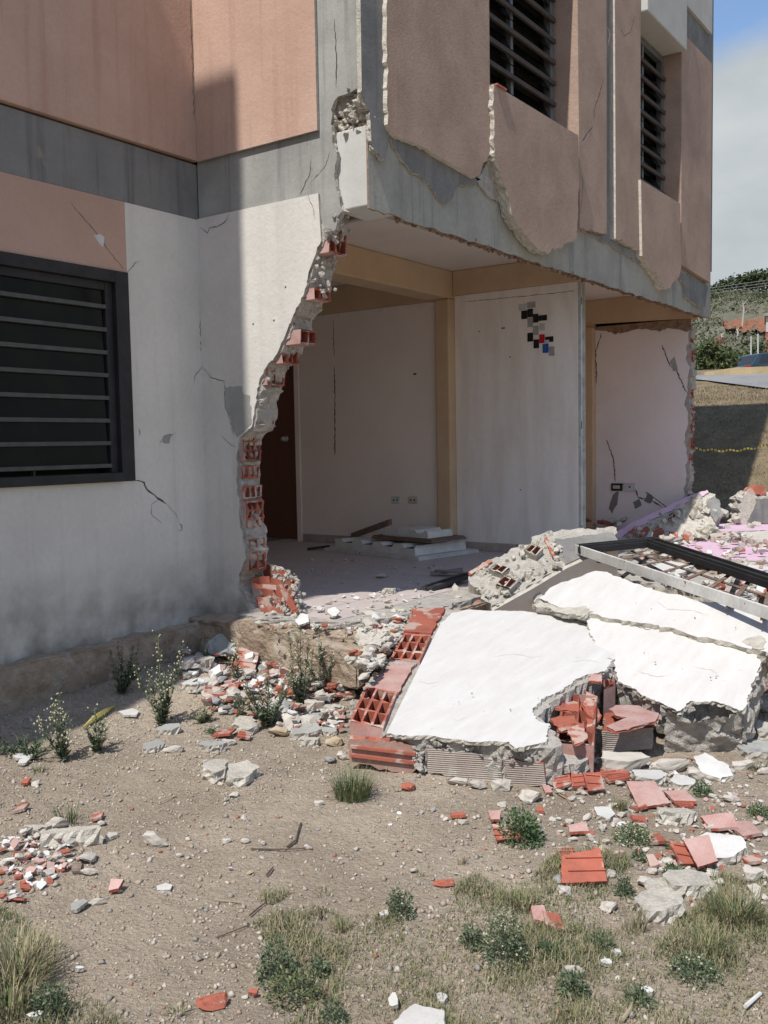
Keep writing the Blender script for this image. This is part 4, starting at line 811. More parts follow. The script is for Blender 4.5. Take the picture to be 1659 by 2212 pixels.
def crackp(L_, P0, N, par, w=.004, m=None, lift=.0012):
    ps = [PP(u, v, P0 + N * lift, N) for u, v in L_]; fine = []
    for a, b_ in zip(ps[:-1], ps[1:]):
        ns = max(2, int(np.linalg.norm(b_ - a) / .018)); sd = np.cross((b_ - a) / np.linalg.norm(b_ - a), N)
        for k in range(ns): fine.append(a + (b_ - a) * k / ns + sd * (rnd.uniform(-.006, .006) if k else 0))
    fine.append(ps[-1]); V = []; n = len(fine)
    for i, p in enumerate(fine):
        d = fine[min(i + 1, n - 1)] - fine[max(i - 1, 0)]; sd = np.cross(d, N); sd /= np.linalg.norm(sd) + 1e-9; ww = w * rnd.uniform(.3, 1.1) * min(1, .2 + min(i, n - 1 - i) / 3); V += [p + sd * ww / 2, p - sd * ww / 2]
    return mk('crack', V, [(2 * i, 2 * i + 1, 2 * i + 3, 2 * i + 2) for i in range(n - 1)], m or CRACK, None, par)
SCR = mat('scuff_dust', (.52, .48, .43), (.46, .42, .37), 20)
for L_, w_ in (([(905, 1470), (925, 1477), (950, 1472)], .004), ([(1060, 1420), (1110, 1412), (1150, 1420), (1180, 1414)], .003), ([(1230, 1430), (1262, 1425), (1300, 1432)], .004), ([(980, 1560), (1010, 1548)], .003)): crackp(L_, A1, N1, S1, w_, SCR)
crumble('dust_crumbs', on1([(930, 1400), (1000, 1500), (1120, 1540), (1180, 1420), (1290, 1380)], .004), .010, 16, MORT, S1, spread=(.18, .18, .001))
# slab 2 (two broken plates)
B1 = P(1336, 1467, 2, -.14); B2 = P(1490, 1515, 2, -.16); B3 = P(1162, 1290, 2, .08); N2 = nrm(B1, B2, B3)
on2 = lambda L_, lift=0: [PP(u, v, B1 + N2 * lift, N2) for u, v in L_]
S2 = empty('fallen_wall_slab', (0, 0, 0), label='fallen wall slab right of the front one, white and split by a long crack', cat='wall slab', group='fallen wall slabs')
plate('lower_plate', on2([(1262, 1326), (1344, 1343), (1395, 1350), (1448, 1361), (1506, 1382), (1570, 1392), (1638, 1409), (1643, 1425), (1630, 1470), (1605, 1534), (1545, 1515), (1491, 1514), (1470, 1535), (1454, 1530), (1387, 1502), (1335, 1467), (1331, 1440), (1300, 1420), (1280, 1380)]), N2, .02, [WHITEP, MORTY, MORT], S2, jag=.005, seg=.016, layers=2)
plate('slab_core', on2([(1262, 1326), (1344, 1343), (1448, 1361), (1506, 1382), (1638, 1409), (1643, 1425), (1630, 1470), (1603, 1536), (1545, 1519), (1497, 1517), (1472, 1540), (1454, 1534), (1387, 1506), (1335, 1471), (1300, 1440), (1280, 1380)], -.02), N2, .17, [MORT, MORT, MORT], S2, jag=.008, seg=.025, layers=6, rough=.022)
plate('upper_plate', on2([(1165, 1292), (1183, 1276), (1205, 1262), (1228, 1255), (1287, 1233), (1316, 1238), (1345, 1250), (1427, 1278), (1486, 1291), (1560, 1305), (1659, 1324), (1760, 1345), (1740, 1425), (1638, 1404), (1570, 1386), (1506, 1376), (1448, 1355), (1395, 1346), (1344, 1340), (1270, 1325), (1210, 1312)], .03), N2, .07, [WHITEP, MORTY, MORT], S2, jag=.006, seg=.03, layers=3, rough=.012)
plate('torn_render', on2([(1165, 1298), (1215, 1312), (1262, 1308), (1282, 1320), (1262, 1332), (1215, 1325), (1150, 1306)], .035), N2, .03, [MORTY, MORT, MORT], S2, jag=.008, seg=.02)
plate('bare_patch', on2([(1604, 1385), (1640, 1372), (1655, 1385), (1650, 1402), (1625, 1400)], .034), N2, .004, [MORTY] * 3, S2, jag=.006, seg=.02)
crack([], 0, 0, None) if False else None
o2 = ghit(1300, 1600); g2 = ghit(1490, 1620)
fd2 = g2 - ghit(1335, 1600); fd2[2] = 0; fd2 /= np.linalg.norm(fd2); fn2 = np.array([fd2[1], -fd2[0], 0]); fn2 = fn2 if fn2[1] < 0 else -fn2
crumble('crumbled_mortar', on2([(1335, 1470), (1387, 1505), (1454, 1533), (1491, 1518), (1603, 1536)], -.09), .035, 90, MORT, S2, spread=(.03, .03, .08))
v0_, v1_ = ghit(1345, 1600), ghit(1490, 1618)
roughface('torn_masonry', [P(1440, 1530, 2, -.16), P(1490, 1514, 2, -.165), P(1600, 1540, 2, -.17), P(1598, 1600, 2, -.38), P(1490, 1625, 2, -.39), P(1432, 1620, 2, -.39)], nrm(P(1440, 1530, 2, -.16), P(1600, 1540, 2, -.17), P(1490, 1625, 2, -.39)), MORT, S2, amp=.030, step=.010, sc=7, lift=.01, seed=6)
def thing_plate(name, pts, n, th, mats, label, cat, group=None, **k):
    o = plate(name, pts, n, th, mats, None, **k); return tag(o, label, cat, group)
crackp([(1344, 1341), (1372, 1352), (1402, 1360), (1425, 1352)], B1, N2, S2, .005, None, .002); crackp([(1420, 1300), (1445, 1316), (1500, 1318), (1530, 1330)], B1, N2, S2, .003, SCR, .032)
crackp([(1380, 1450), (1420, 1462), (1450, 1458)], B1, N2, S2, .004, SCR, .002); crackp([(1500, 1440), (1540, 1448), (1556, 1462)], B1, N2, S2, .003, SCR, .002)
crumble('dust_crumbs', on2([(1280, 1270), (1400, 1310), (1550, 1350)], .034), .011, 12, MORT, S2, spread=(.15, .12, .001)); crumble('dust_crumbs', on2([(1380, 1400), (1480, 1440), (1590, 1470)], .003), .011, 10, MORT, S2, spread=(.12, .12, .001))
# long dark jamb board on the right edge of slab 2
jb = MB(); jb.bar(P(1648, 1425, 2, -.10), ghit(1604, 1622) + [0, 0, .02], .05, .13, up=(0, 0, 1)); tag(jb.build('dark_board', WOOD, bevel=.004), 'long dark board lying along the right edge of the cracked white slab', 'board')
# blocks between slab 1 and 2
Bb = ghit(1355, 1625); 
def block_at(name, q4, n1, n2, depth, z, label, cat, **k):
    a, b_, c_, d = [P(u, v, 2, z) for u, v in q4]; e1 = ((d - a) + (c_ - b_)) / 2; e2 = ((b_ - a) + (c_ - d)) / 2
    o = hollow(name, a, e1, e2, np.array([0, 0, -depth]), n1, n2, None, **k); return tag(o, label, cat)
thing_plate('clay_block', [P(u, v, 2, -.25) for u, v in [(1300, 1580), (1308, 1540), (1405, 1535), (1412, 1572)]], ZN, .10, [BRICKI, BRICKG, BRICK], 'broken clay block with open cells between the two white slabs', 'brick', jag=.004, seg=.05)
thing_plate('clay_plate', [P(u, v, 2, -.20) for u, v in [(1318, 1530), (1330, 1523), (1380, 1524), (1395, 1532), (1424, 1540), (1416, 1558), (1408, 1560), (1330, 1580), (1309, 1568), (1355, 1550), (1332, 1546)]], ZN, .014, [BRICKP, BRICK, BRICK], 'pale pink clay plate with a notch lying on the broken block', 'clay plate', jag=.003, seg=.04)
thing_plate('clay_plate', [ghit(u, v) + np.array([0, 0, w_]) for u, v, w_ in [(1458, 1584, .14), (1485, 1592, .14), (1518, 1645, .01), (1470, 1640, .01)]], FW * -.55 + np.array([0, 0, .8]), .014, [BRICKP, BRICK, BRICK], 'dusty pink clay plate leaning on the front of the cracked slab', 'clay plate', jag=.004, seg=.04)
# slab 3: leaning fragment seen by its broken edge
tocam = C - P(1150, 1230, 2, .1); tocam[2] = 0; tocam /= np.linalg.norm(tocam)
N3 = tocam * .60 + np.array([0, 0, .80]) ; N3 /= np.linalg.norm(N3); Q3 = P(1050, 1298, 2, -.02)
on3 = lambda L_, lift=0: [PP(u, v, Q3 + N3 * lift, N3) for u, v in L_]
S3 = empty('leaning_wall_fragment', (0, 0, 0), label='jagged wall fragment tilted up behind the white slabs, dark painted strip at its right end', cat='wall fragment', group='broken wall fragments')
plate('fragment_core', on3([(1013, 1236), (1040, 1222), (1062, 1208), (1090, 1196), (1120, 1182), (1150, 1166), (1180, 1149), (1215, 1143), (1265, 1143), (1325, 1137), (1336, 1168), (1280, 1192), (1222, 1219), (1190, 1238), (1150, 1262), (1120, 1278), (1090, 1298), (1062, 1312), (1046, 1296), (1025, 1268), (1012, 1250)]), N3, .42, [MORT, MORTY, MORT], S3, jag=.012, seg=.025, layers=2, rough=.01)
plate('plaster_face', on3([(1062, 1313), (1150, 1264), (1222, 1221), (1336, 1170), (1338, 1176), (1224, 1228), (1152, 1271), (1064, 1320)], -.0), N3, .44, [MORTY, INTD, MORT], S3, clean=(1, 2, 3, 4, 5, 6), jag=.002, layers=1)
plate('dark_painted_strip', on3([(1199, 1166), (1240, 1160), (1290, 1154), (1325, 1150), (1336, 1168), (1280, 1192), (1222, 1219), (1207, 1190)], .012), N3, .02, [GREYD, MORT, MORT], S3, clean=(4, 5), jag=.006, seg=.02)
for (u, v, w_, h_) in ((1152, 1188, 20, 13), (1078, 1228, 22, 11), (1095, 1258, 24, 15)):
    c4 = on3([(u - w_, v + h_ * .2), (u - w_ * .2, v - h_), (u + w_, v - h_ * .3), (u + w_ * .3, v + h_)], .05); e1 = c4[3] - c4[0]; e2 = c4[1] - c4[0]
    hollow('brick', c4[0], e1, e2, -N3 * .08, 2, 1, S3, mats=[MORTY, BRICKI, MORTY], wall=.012, jag=.015)
plate('brick_shard', on3([(1176, 1162), (1182, 1160), (1200, 1200), (1194, 1202)], .03), N3, .04, [BRICK] * 3, S3, jag=.003); plate('brick_shard', on3([(1012, 1236), (1060, 1207), (1064, 1212), (1016, 1242)], .02), N3, .03, [BRICK] * 3, S3, jag=.003)
crumble('crumbled_mortar', on3([(1020, 1245), (1100, 1210), (1190, 1175), (1200, 1210), (1120, 1250), (1060, 1290)], .0), .05, 60, MORTY, S3, spread=(.07, .07, .02))
roughface('torn_masonry', on3([(1016, 1238), (1062, 1212), (1120, 1186), (1180, 1152), (1215, 1146), (1325, 1139), (1200, 1164), (1210, 1195), (1222, 1217), (1150, 1258), (1092, 1294), (1062, 1308), (1046, 1290), (1020, 1262)]), N3, MORTY, S3, amp=.07, step=.011, sc=12, seed=5)
# slab 4: far fragment with pink face
Q4 = P(1450, 1160, 2, .0); N4 = tocam * .62 + np.array([0, 0, .78]); N4 /= np.linalg.norm(N4)
on4 = lambda L_, lift=0: [PP(u, v, Q4 + N4 * lift, N4) for u, v in L_]
S4 = empty('leaning_wall_fragment', (0, 0, 0), label='tall grey fragment with pink upper face rising behind the metal window frame', cat='wall fragment', group='broken wall fragments')
plate('fragment_core', on4([(1340, 1162), (1365, 1145), (1400, 1125), (1440, 1105), (1480, 1080), (1530, 1060), (1545, 1072), (1552, 1095), (1548, 1130), (1534, 1168), (1500, 1162), (1450, 1178), (1400, 1172), (1360, 1180)]), N4, .3, [MORTY, MORT, MORT], S4, jag=.02, seg=.04, layers=3, rough=.02)
plate('pink_face', on4([(1322, 1160), (1360, 1132), (1420, 1104), (1478, 1076), (1528, 1058), (1532, 1064), (1484, 1085), (1430, 1112), (1366, 1144), (1336, 1166)], .02), N4, .06, [LILACF, MORT, MORT], S4, jag=.006, seg=.04)
plate('dark_painted_strip', on4([(1528, 1080), (1545, 1072), (1556, 1085), (1562, 1112), (1546, 1128), (1532, 1105)], .03), N4, .04, [GREYD, MORT, MORT], S4, jag=.006, seg=.03)
hollow('brick', on4([(1438, 1130)], .03)[0], on4([(1474, 1110)], .03)[0] - on4([(1438, 1130)], .03)[0], on4([(1444, 1110)], .03)[0] - on4([(1438, 1130)], .03)[0], -N4 * .15, 3, 2, S4, mats=[MORT, BRICKI, MORT], wall=.02)
crumble('crumbled_mortar', on4([(1360, 1160), (1420, 1125), (1500, 1095), (1530, 1140), (1470, 1165)], .0), .08, 60, MORTY, S4, spread=(.14, .10, .03))
roughface('torn_masonry', on4([(1345, 1160), (1400, 1128), (1480, 1085), (1528, 1064), (1545, 1080), (1548, 1130), (1532, 1165), (1450, 1172), (1362, 1176)]), N4, MORTY, S4, amp=.12, step=.02, sc=8, seed=8)
for q in ([(1356, 1156), (1372, 1138), (1376, 1142), (1362, 1162)], [(1376, 1152), (1398, 1134), (1404, 1142), (1386, 1160)], [(1400, 1150), (1430, 1138), (1436, 1148), (1408, 1158)], [(1445, 1168), (1446, 1146), (1464, 1148), (1468, 1172)], [(1476, 1170), (1478, 1146), (1494, 1152), (1504, 1176)]):
    plate('brick_shard', on4(q, .07), N4 + np.array([rnd.uniform(-.3, .3), rnd.uniform(-.3, .3), 0]), .03, [BRICK] * 3, S4, jag=.006)
# block with brick on top at the right edge
Bk = empty('wall_chunk', (0, 0, 0), label='square wall chunk with dark painted side and red brick on top at the right edge', cat='wall fragment', group='broken wall fragments')
c0 = P(1600, 1135, 2, .05); sc_ = np.linalg.norm(C - c0) / FV
def cb_(du0, du1, h0, h1, d0, d1): 
    return c0 + RG * du0 * sc_ + FW * d0 + np.array([0, 0, h0 * sc_]), RG * (du1 - du0) * sc_, FW * (d1 - d0), np.array([0, 0, (h1 - h0) * sc_])
plate('chunk_core', [c0 + RG * a * sc_ + np.array([0, 0, h * sc_]) for a, h in [(-3, 0), (-2, 58), (20, 62), (80, 60), (82, 2)]], -FW, .3, [MORTY, MORTY, MORT], Bk, jag=.02, seg=.04, layers=4, rough=.02)
plate('dark_painted_face', [c0 + RG * a * sc_ - FW * .02 + np.array([0, 0, h * sc_]) for a, h in [(12, 4), (22, 28), (30, 54), (80, 54), (80, 4)]], -FW, .02, [GREYD, MORT, MORT], Bk, jag=.008, seg=.05)
plate('brick', [c0 + RG * a * sc_ + FW * .05 + np.array([0, 0, h * sc_]) for a, h in [(10, 62), (22, 74), (36, 80), (55, 76), (56, 62)]], -FW, .15, [BRICK] * 3, Bk, jag=.006, seg=.05)
# flat lilac and white pieces to the right
def flatpiece(q, z, m, label, th=.05, name='plaster_slab', tilt=(0, 0, 1), **k): return thing_plate(name, [P(u, v, 2, z) for u, v in q], tilt, th, [m, MORTY, MORT], label, 'plaster piece', 'plaster pieces right of the cracked slab', jag=.01, seg=.05, **k)
flatpiece([(1470, 1178), (1520, 1168), (1600, 1165), (1680, 1160), (1700, 1200), (1659, 1215), (1590, 1207), (1540, 1206), (1500, 1203)], -.02, LILACF, 'wide lilac plaster sheet behind the metal window frame')
flatpiece([(1540, 1133), (1600, 1128), (1700, 1128), (1700, 1142), (1640, 1146), (1560, 1148), (1548, 1140)], .06, LILACF, 'farther lilac plaster sheet below the square wall chunk')
flatpiece([(1545, 1212), (1620, 1208), (1720, 1212), (1720, 1258), (1659, 1258), (1600, 1243), (1560, 1230)], -.06, WHITEP, 'white plaster sheet seen beyond the frame\'s far bar')
flatpiece([(1535, 1148), (1565, 1146), (1590, 1150), (1600, 1156), (1560, 1163), (1535, 1158)], .04, MORTY, 'rough grey plaster piece between the two lilac sheets', th=.08)
flatpiece([(1600, 1150), (1659, 1146), (1700, 1150), (1700, 1168), (1640, 1168), (1606, 1160)], .06, CHUNK, 'long rough concrete piece beside the lilac sheets', th=.1)
flatpiece([(1325, 1215), (1400, 1205), (1470, 1215), (1560, 1250), (1640, 1290), (1600, 1300), (1480, 1275), (1390, 1262), (1345, 1245)], -.04, MORT, 'broken grey wall rubble sheet under the metal window frame', th=.1)
flatpiece([(1400, 1222), (1450, 1212), (1500, 1222), (1470, 1238), (1420, 1238)], .02, WHITEP, 'white plaster scrap seen through the window grille', th=.03)
for i, (u, v, w_) in enumerate([(1560, 1112, 30), (1576, 1100, 26), (1590, 1118, 20), (1545, 1120, 14)]):
    p = P(u, v + 12, 2, .08); s_ = w_ * np.linalg.norm(C - p) / FV; o = link('concrete_chunk', rockmesh(CHUNKG if i % 2 else CHUNK, i), None, p + [0, 0, s_ * .4]); o.scale = (s_, s_, s_ * .9); o.rotation_euler = (i, i * 2, i); tag(o, ['dark edged chunk standing left of the square wall chunk', 'taller pointed chunk left of the square wall chunk', 'round chunk touching the square wall chunk', 'small chunk right behind the tall grey fragment'][i], 'concrete chunk', 'concrete chunks')
# metal window frame with grille
W0 = P(1243, 1185, 2, .30); W1 = P(1415, 1168, 2, .34); W2 = on2([(1659, 1322)], .15)[0]; NW = nrm(W0, W1, W2); onw = lambda u, v, l=0: PP(u, v, W0 + NW * l, NW)
WFm = empty('window_frame', (0, 0, 0), label='torn out metal window frame with rusty grille lying on the rubble', cat='window frame')
near0, near1 = onw(1245, 1186), onw(1700, 1338); farA, farB = onw(1415, 1170), onw(1700, 1262)
b = MB(); b.bar(near0, near1, .014, .07, up=NW); b.build('outer_rail', RUST, WFm, bevel=.003)
for n_, (p0, p1, w_) in (('frame_bar', (near0, near1, .03)), ('frame_bar', (near0, farA, .085)), ('frame_bar', (farA, farB, .10))):
    dd = (p1 - p0) / np.linalg.norm(p1 - p0); sd = np.cross(dd, NW); inn = (near0 + farB) / 2 - (p0 + p1) / 2; sd = sd * (1 if np.dot(sd, inn) > 0 else -1)
    b = MB(); b.bar(p0 + sd * w_ * .5 + NW * .0, p1 + sd * w_ * .5, w_, .045, up=NW); 
    if w_ > .05: b.bar(p0 + sd * w_ * .2 + NW * .03, p1 + sd * w_ * .2 + NW * .03, .012, .02, up=NW); b.bar(p0 + sd * w_ * .85 + NW * .03, p1 + sd * w_ * .85 + NW * .03, .012, .02, up=NW)
    b.build(n_, BLACK, WFm, bevel=.003)
ndir = (near1 - near0); fdir = (farB - farA)
for k, t in enumerate((.14, .27, .40, .53, .66, .79, .92)):
    a = near0 + ndir * t; c_ = farA + fdir * (t - .02); b = MB(); b.bar(a - NW * .045, c_ - NW * .045, .030, .006, up=NW); b.build('grille_bar', GRILL, WFm)
for t in (.36, .70):
    a = near0 * (1 - t) + farA * t; c_ = near1 * (1 - t) + farB * t; b = MB(); b.tube([a - NW * .055, c_ - NW * .055], .008, n=6); b.build('grille_rod', GRILL, WFm)
for (a, c_) in ((onw(1340, 1250, -.12), onw(1400, 1205, -.12)), (onw(1372, 1205, -.09), onw(1480, 1262, -.09)), (onw(1560, 1330, -.1), onw(1600, 1240, -.1))):
    b = MB(); b.bar(a, c_, .03, .01, up=NW); b.build('loose_bar', BLACK, WFm)
# ================================================================== THINGS IN THE ROOM
pA, pB, pC = P(700, 1190, 2, .0), P(905, 1212, 2, .0), P(1000, 1180, 2, .0); e1 = pB - pA; e2 = pC - pB; e2 = e2 / np.linalg.norm(e2) * .75; zz = np.array([0, 0, 1.])
def mould(loc, a1, a2, z, l, w, h, lab, slots, name='plastic_unit'):
    e = empty(name, (0, 0, 0), label=lab, cat='plastic unit', group='white moulded units on the room floor'); a1 = a1 / np.linalg.norm(a1); a2 = a2 - a1 * np.dot(a2, a1); a2 /= np.linalg.norm(a2); o = np.array(loc) + zz * z
    b = MB(); b.obox(o, a1 * l, a2 * w, zz * .022); b.obox(o + a1 * .01 + a2 * .01 + zz * .0225, a1 * (l - .02), a2 * (w - .02), zz * .012); b.build('base_board', RUST if slots else WOOD, e, bevel=.003)
    n = 4 if slots else 2; q = [(0, 0), (.02, h)]; L0 = .10; body = l - .2
    prof = [(L0, .035), (L0 + .015, h * .95)]
    for k in range(n):
        x = L0 + .02 + body * k / n; wd_ = body / n
        prof += [(x + wd_ * .30, h), (x + wd_ * .42, h * .72), (x + wd_ * .86, h * .72), (x + wd_ * .96, h)] if slots else ([(x + wd_ * .5, h), (x + wd_ * .95, h)] if k == 0 else [(x + wd_ * .35, h * .98), (x + wd_ * .45, h * .66), (x + wd_ * .7, h * .66), (x + wd_ * .8, h * .98)])
    prof += [(l - L0 - .015, h * .9), (l - L0, .035)]
    V = []; m_ = len(prof)
    for d_ in (.06, w - .08):
        for (x, y) in prof: V.append(o + a1 * x + a2 * d_ + zz * y)
    F = [(i, i + 1, m_ + i + 1, m_ + i) for i in range(m_ - 1)] + [tuple(range(m_)), tuple(range(m_, 2 * m_))[::-1]]
    bo = mk('moulded_shell', V, F, PLASTIC, None, e); md = bo.modifiers.new('bevel', 'BEVEL'); md.width = .008; md.segments = 2
    if slots:
        for k in range(n - 1 + 1):
            x = L0 + .02 + body * k / n; wd_ = body / n; b = MB(); b.obox(o + a1 * (x + wd_ * .44) + a2 * .07 + zz * (h * .72 + .001), a1 * wd_ * .4, a2 * (w - .16), zz * .006); b.build('dark_slot', BLACK, e)
    return e
mould(pA, e1, e2, .0, np.linalg.norm(e1) * 1.0, .85, .13, 'lower white moulded unit with four dark slots lying on the room floor', True)
pt_ = pA + e1 * .45 + e2 * .25; mould(pt_, e1 + e2 * .05, e2, .145, .80, .5, .105, 'smaller white moulded unit stacked on top with a rusty board under it', False)
b = MB(); q0 = P(795, 1160, 2, .12); b.obox(pA + e1 * .15 + e2 * .45 + zz * .10, e1 * .42 + zz * .17, e2 * .12, zz * .06); tag(b.build('wooden_board', WOOD, bevel=.003), 'brown board propped against the back of the stacked moulded units', 'board')
b = MB(); b.bar(P(665, 1186, 2, .012), P(712, 1180, 2, .03), .05, .02); tag(b.build('floor_scrap', DWOOD), 'thin dark strip on the tiles left of the moulded units', 'scrap')
a = P(922, 1271, 2, .02); c_ = P(1012, 1243, 2, .05); b = MB(); b.bar(a, c_, .10, .03)
for k in range(5): b.bar(a + [0, .02 * k - .04, .02], c_ + [0, .018 * k - .03, .02], .008, .008)
tag(b.build('charred_plank', DWOOD, bevel=.004), 'black ridged plank lying at the edge of the tiled floor', 'plank')
b = MB(); b.bar(P(930, 1240, 2, .015), P(1000, 1230, 2, .05), .09, .02); b.bar(P(945, 1232, 2, .04), P(1010, 1238, 2, .06), .06, .012); tag(b.build('broken_board', flat('grey_board', (.25, .23, .22), .9)), 'grey broken board just behind the black ridged plank', 'board')
# cards on the partition
CK = flat('card_black', (.018, .018, .02), .45); CS = flat('card_silver', (.36, .36, .37), .4); CL = flat('card_pale', (.55, .55, .55), .5); CR = flat('card_red', (.55, .02, .03), .4); CB = flat('card_blue', (.03, .12, .42), .4)
cards = [((855, 308, 885, 333), CL, 'pale card at the top left of the card cluster'), ((888, 300, 920, 325), CS, 'topmost silver card, landscape, of the card cluster'), ((865, 334, 888, 368), CK, 'leftmost black card in the upper black row'), ((889, 327, 910, 361), CK, 'second black card from the left, under the topmost silver one'),
  ((911, 347, 931, 382), CK, 'third black card from the left in the upper row'), ((932, 351, 965, 375), CK, 'black landscape card at the right of the upper row'), ((889, 363, 910, 399), CS, 'silver card under the second black card'), ((911, 394, 932, 430), CS, 'silver card in the middle of the cluster'),
  ((935, 384, 957, 413), CL, 'pale card right of the middle silver card'), ((889, 421, 911, 456), CK, 'black card left of centre in the lower row'), ((913, 447, 934, 482), CK, 'lowest black card, left of the blue one'), ((935, 427, 956, 462), CR, 'the only red card'), ((958, 435, 990, 458), CK, 'black landscape card right of the red card'),
  ((948, 464, 971, 500), CB, 'the only blue card'), ((973, 475, 994, 511), CS, 'silver card at the bottom right beside the blue one')]
for (x0, y0_, x1, y1_), m_, lab in cards:
    vv4 = [P(648 + .5534 * a, 486 + .5534 * b_, 1, 3.727) for a, b_ in ((x0, y1_), (x1, y1_ - 3), (x1, y0_ - 1), (x0, y0_))]; lo = vv4[0]; hi = vv4[2]
    k = rnd.uniform(-.006, .006); b = MB(); b.box(lo[0], hi[0], 3.7245, 3.7285, lo[2], hi[2]); tag(b.build('wall_card', m_, bevel=.001), lab + ' on the scraped white partition', 'card', 'cards stuck on the partition')
vv4 = [P(648 + .5534 * a, 486 + .5534 * b_, 1, 3.722) for a, b_ in ((955, 462), (973, 448))]; b = MB(); b.box(vv4[0][0], vv4[1][0], 3.7205, 3.724, vv4[0][2], vv4[1][2]); tag(b.build('paper_tag', CL), 'tiny white paper tag overlapping the red card', 'tag')

# ================================================================== RUBBLE, piece by piece
def dist(p): return float(np.linalg.norm(C - np.array(p)))
HID = [0]
def item(kind, u0, v0, u1, v1, label, name=None, cat=None, group=None, z=None, tilt=None, hf=None, yaw=None):
    HID[0] += 1; rs = random.Random(HID[0] * 7 + 1); uc = (u0 + u1) / 2
    def gp(u, v): return ghit(u, v) if z is None else P(u, v, 2, z)
    base = gp(uc, v1); d = dist(base); w = (u1 - u0) * d / FV; ext = (v1 - v0) * d / FV; se = (C[2] - base[2]) / d; ce = math.sqrt(1 - se * se)
    thick = {'rock': .55, 'rockg': .5, 'rockc': .6, 'rockr': .5, 'plw': .24, 'plg': .24, 'plc': .32}.get(kind, None)
    if thick: h = min(hf or thick * min(w, .25), ext * .75 / ce)
    else: h = .012
    dep = max(.25 * w, min(1.6 * w, (ext - h * ce) / max(se, .12)))
    ctr = base + FW * dep * .5; gc = float(gz(ctr[0], ctr[1])) if z is None else z; ctr[2] = gc
    if tilt is not None and not thick: dep = max(.2 * w, ext / (max(se, .1) + abs(tilt[1]) * ce))
    group = group or ''
    if kind.startswith('rock'):
        m = {'rock': CHUNK, 'rockg': CHUNKG, 'rockc': FOUND, 'rockr': BRICK}[kind]
        o = link(name or ('brick_lump' if kind == 'rockr' else 'concrete_chunk'), rockmesh(m, HID[0] % 9), None, ctr + [0, 0, h * .38]); o.scale = (w * 1.02, dep * 1.02, h * 1.1)
        o.rotation_euler = (rs.uniform(-.15, .15), rs.uniform(-.15, .15), math.atan2(RG[1], RG[0]) + (yaw or 0))
        return tag(o, label, cat or ('brick lump' if kind == 'rockr' else 'concrete chunk'), group)
    cl_ = kind.startswith('clay'); n = 4 if cl_ else rs.choice((5, 6, 7)); a0 = .62 if cl_ else rs.uniform(0, 6); L_ = []
    for k in range(n):
        a = (math.pi / 4 * (1 + 2 * k) if cl_ else a0 + 2 * math.pi * k / n) + rs.uniform(-.28, .28); rr = rs.uniform(.82, 1.1); ca, sa = math.cos(a), math.sin(a); q = (1 / max(abs(ca), abs(sa)) * .6 + .4) * (1.12 if cl_ else 1)
        L_.append((ca * rr * q * w * .47, sa * rr * q * dep * .47))
    tx, ty = (tilt or (rs.uniform(-.12, .12), rs.uniform(-.16, .06)))
    if not thick and tilt is None: tx, ty = rs.uniform(-.2, .2), rs.uniform(-.35, .05)
    nn = np.array([0, 0, 1.]) + RG * tx + FW * ty; nn /= np.linalg.norm(nn)
    top = ctr + [0, 0, h if thick else .016 + .5 * (abs(tx) * w + abs(ty) * dep)]
    pts = [top + RG * x + FW * y - np.array([0, 0, 1]) * (x * tx + y * ty) for x, y in L_]
    mats = {'plw': [WHITES, CHUNK, CHUNK], 'plg': [GREYL, CHUNK, CHUNK], 'plc': [MORTY, CHUNK, CHUNK], 'shard': [WHITES, MORTY, MORTY], 'shardg': [GREYL, MORT, MORT], 'clay': [BRICK, BRICK, BRICK], 'clayp': [BRICKP, BRICK, BRICK]}[kind]
    nm = name or {'plw': 'plaster_chunk', 'plg': 'plaster_chunk', 'plc': 'concrete_slab', 'shard': 'plaster_shard', 'shardg': 'plaster_shard', 'clay': 'clay_shard', 'clayp': 'clay_shard'}[kind]
    sz = max(w, dep); o = plate(nm, pts, nn, (h * 1.05 if thick else .012), mats, None, jag=sz * (.016 if thick else .010), seg=max(.008, sz * .09), layers=3 if thick else 1, rough=h * .22 if thick else .002, rs=rs)
    if kind == 'clay' and w > .07:
        dr_ = RG * w * .38
        for f in (-.18, .16): 
            b = MB(); q = top + FW * dep * f - np.array([0, 0, 1]) * (dep * f * ty); b.bar(q - dr_ * .9 + [0, 0, .9 * w * .38 * tx + .003], q + dr_ * .9 - [0, 0, .9 * w * .38 * tx - .003], .006, .007, up=nn); b.build('rib', BRICK, o)
    ct = {'plw': 'plaster chunk', 'plg': 'plaster chunk', 'plc': 'concrete slab', 'shard': 'plaster shard', 'shardg': 'plaster shard', 'clay': 'clay shard', 'clayp': 'clay shard'}[kind]
    return tag(o, label, cat or ct, group)
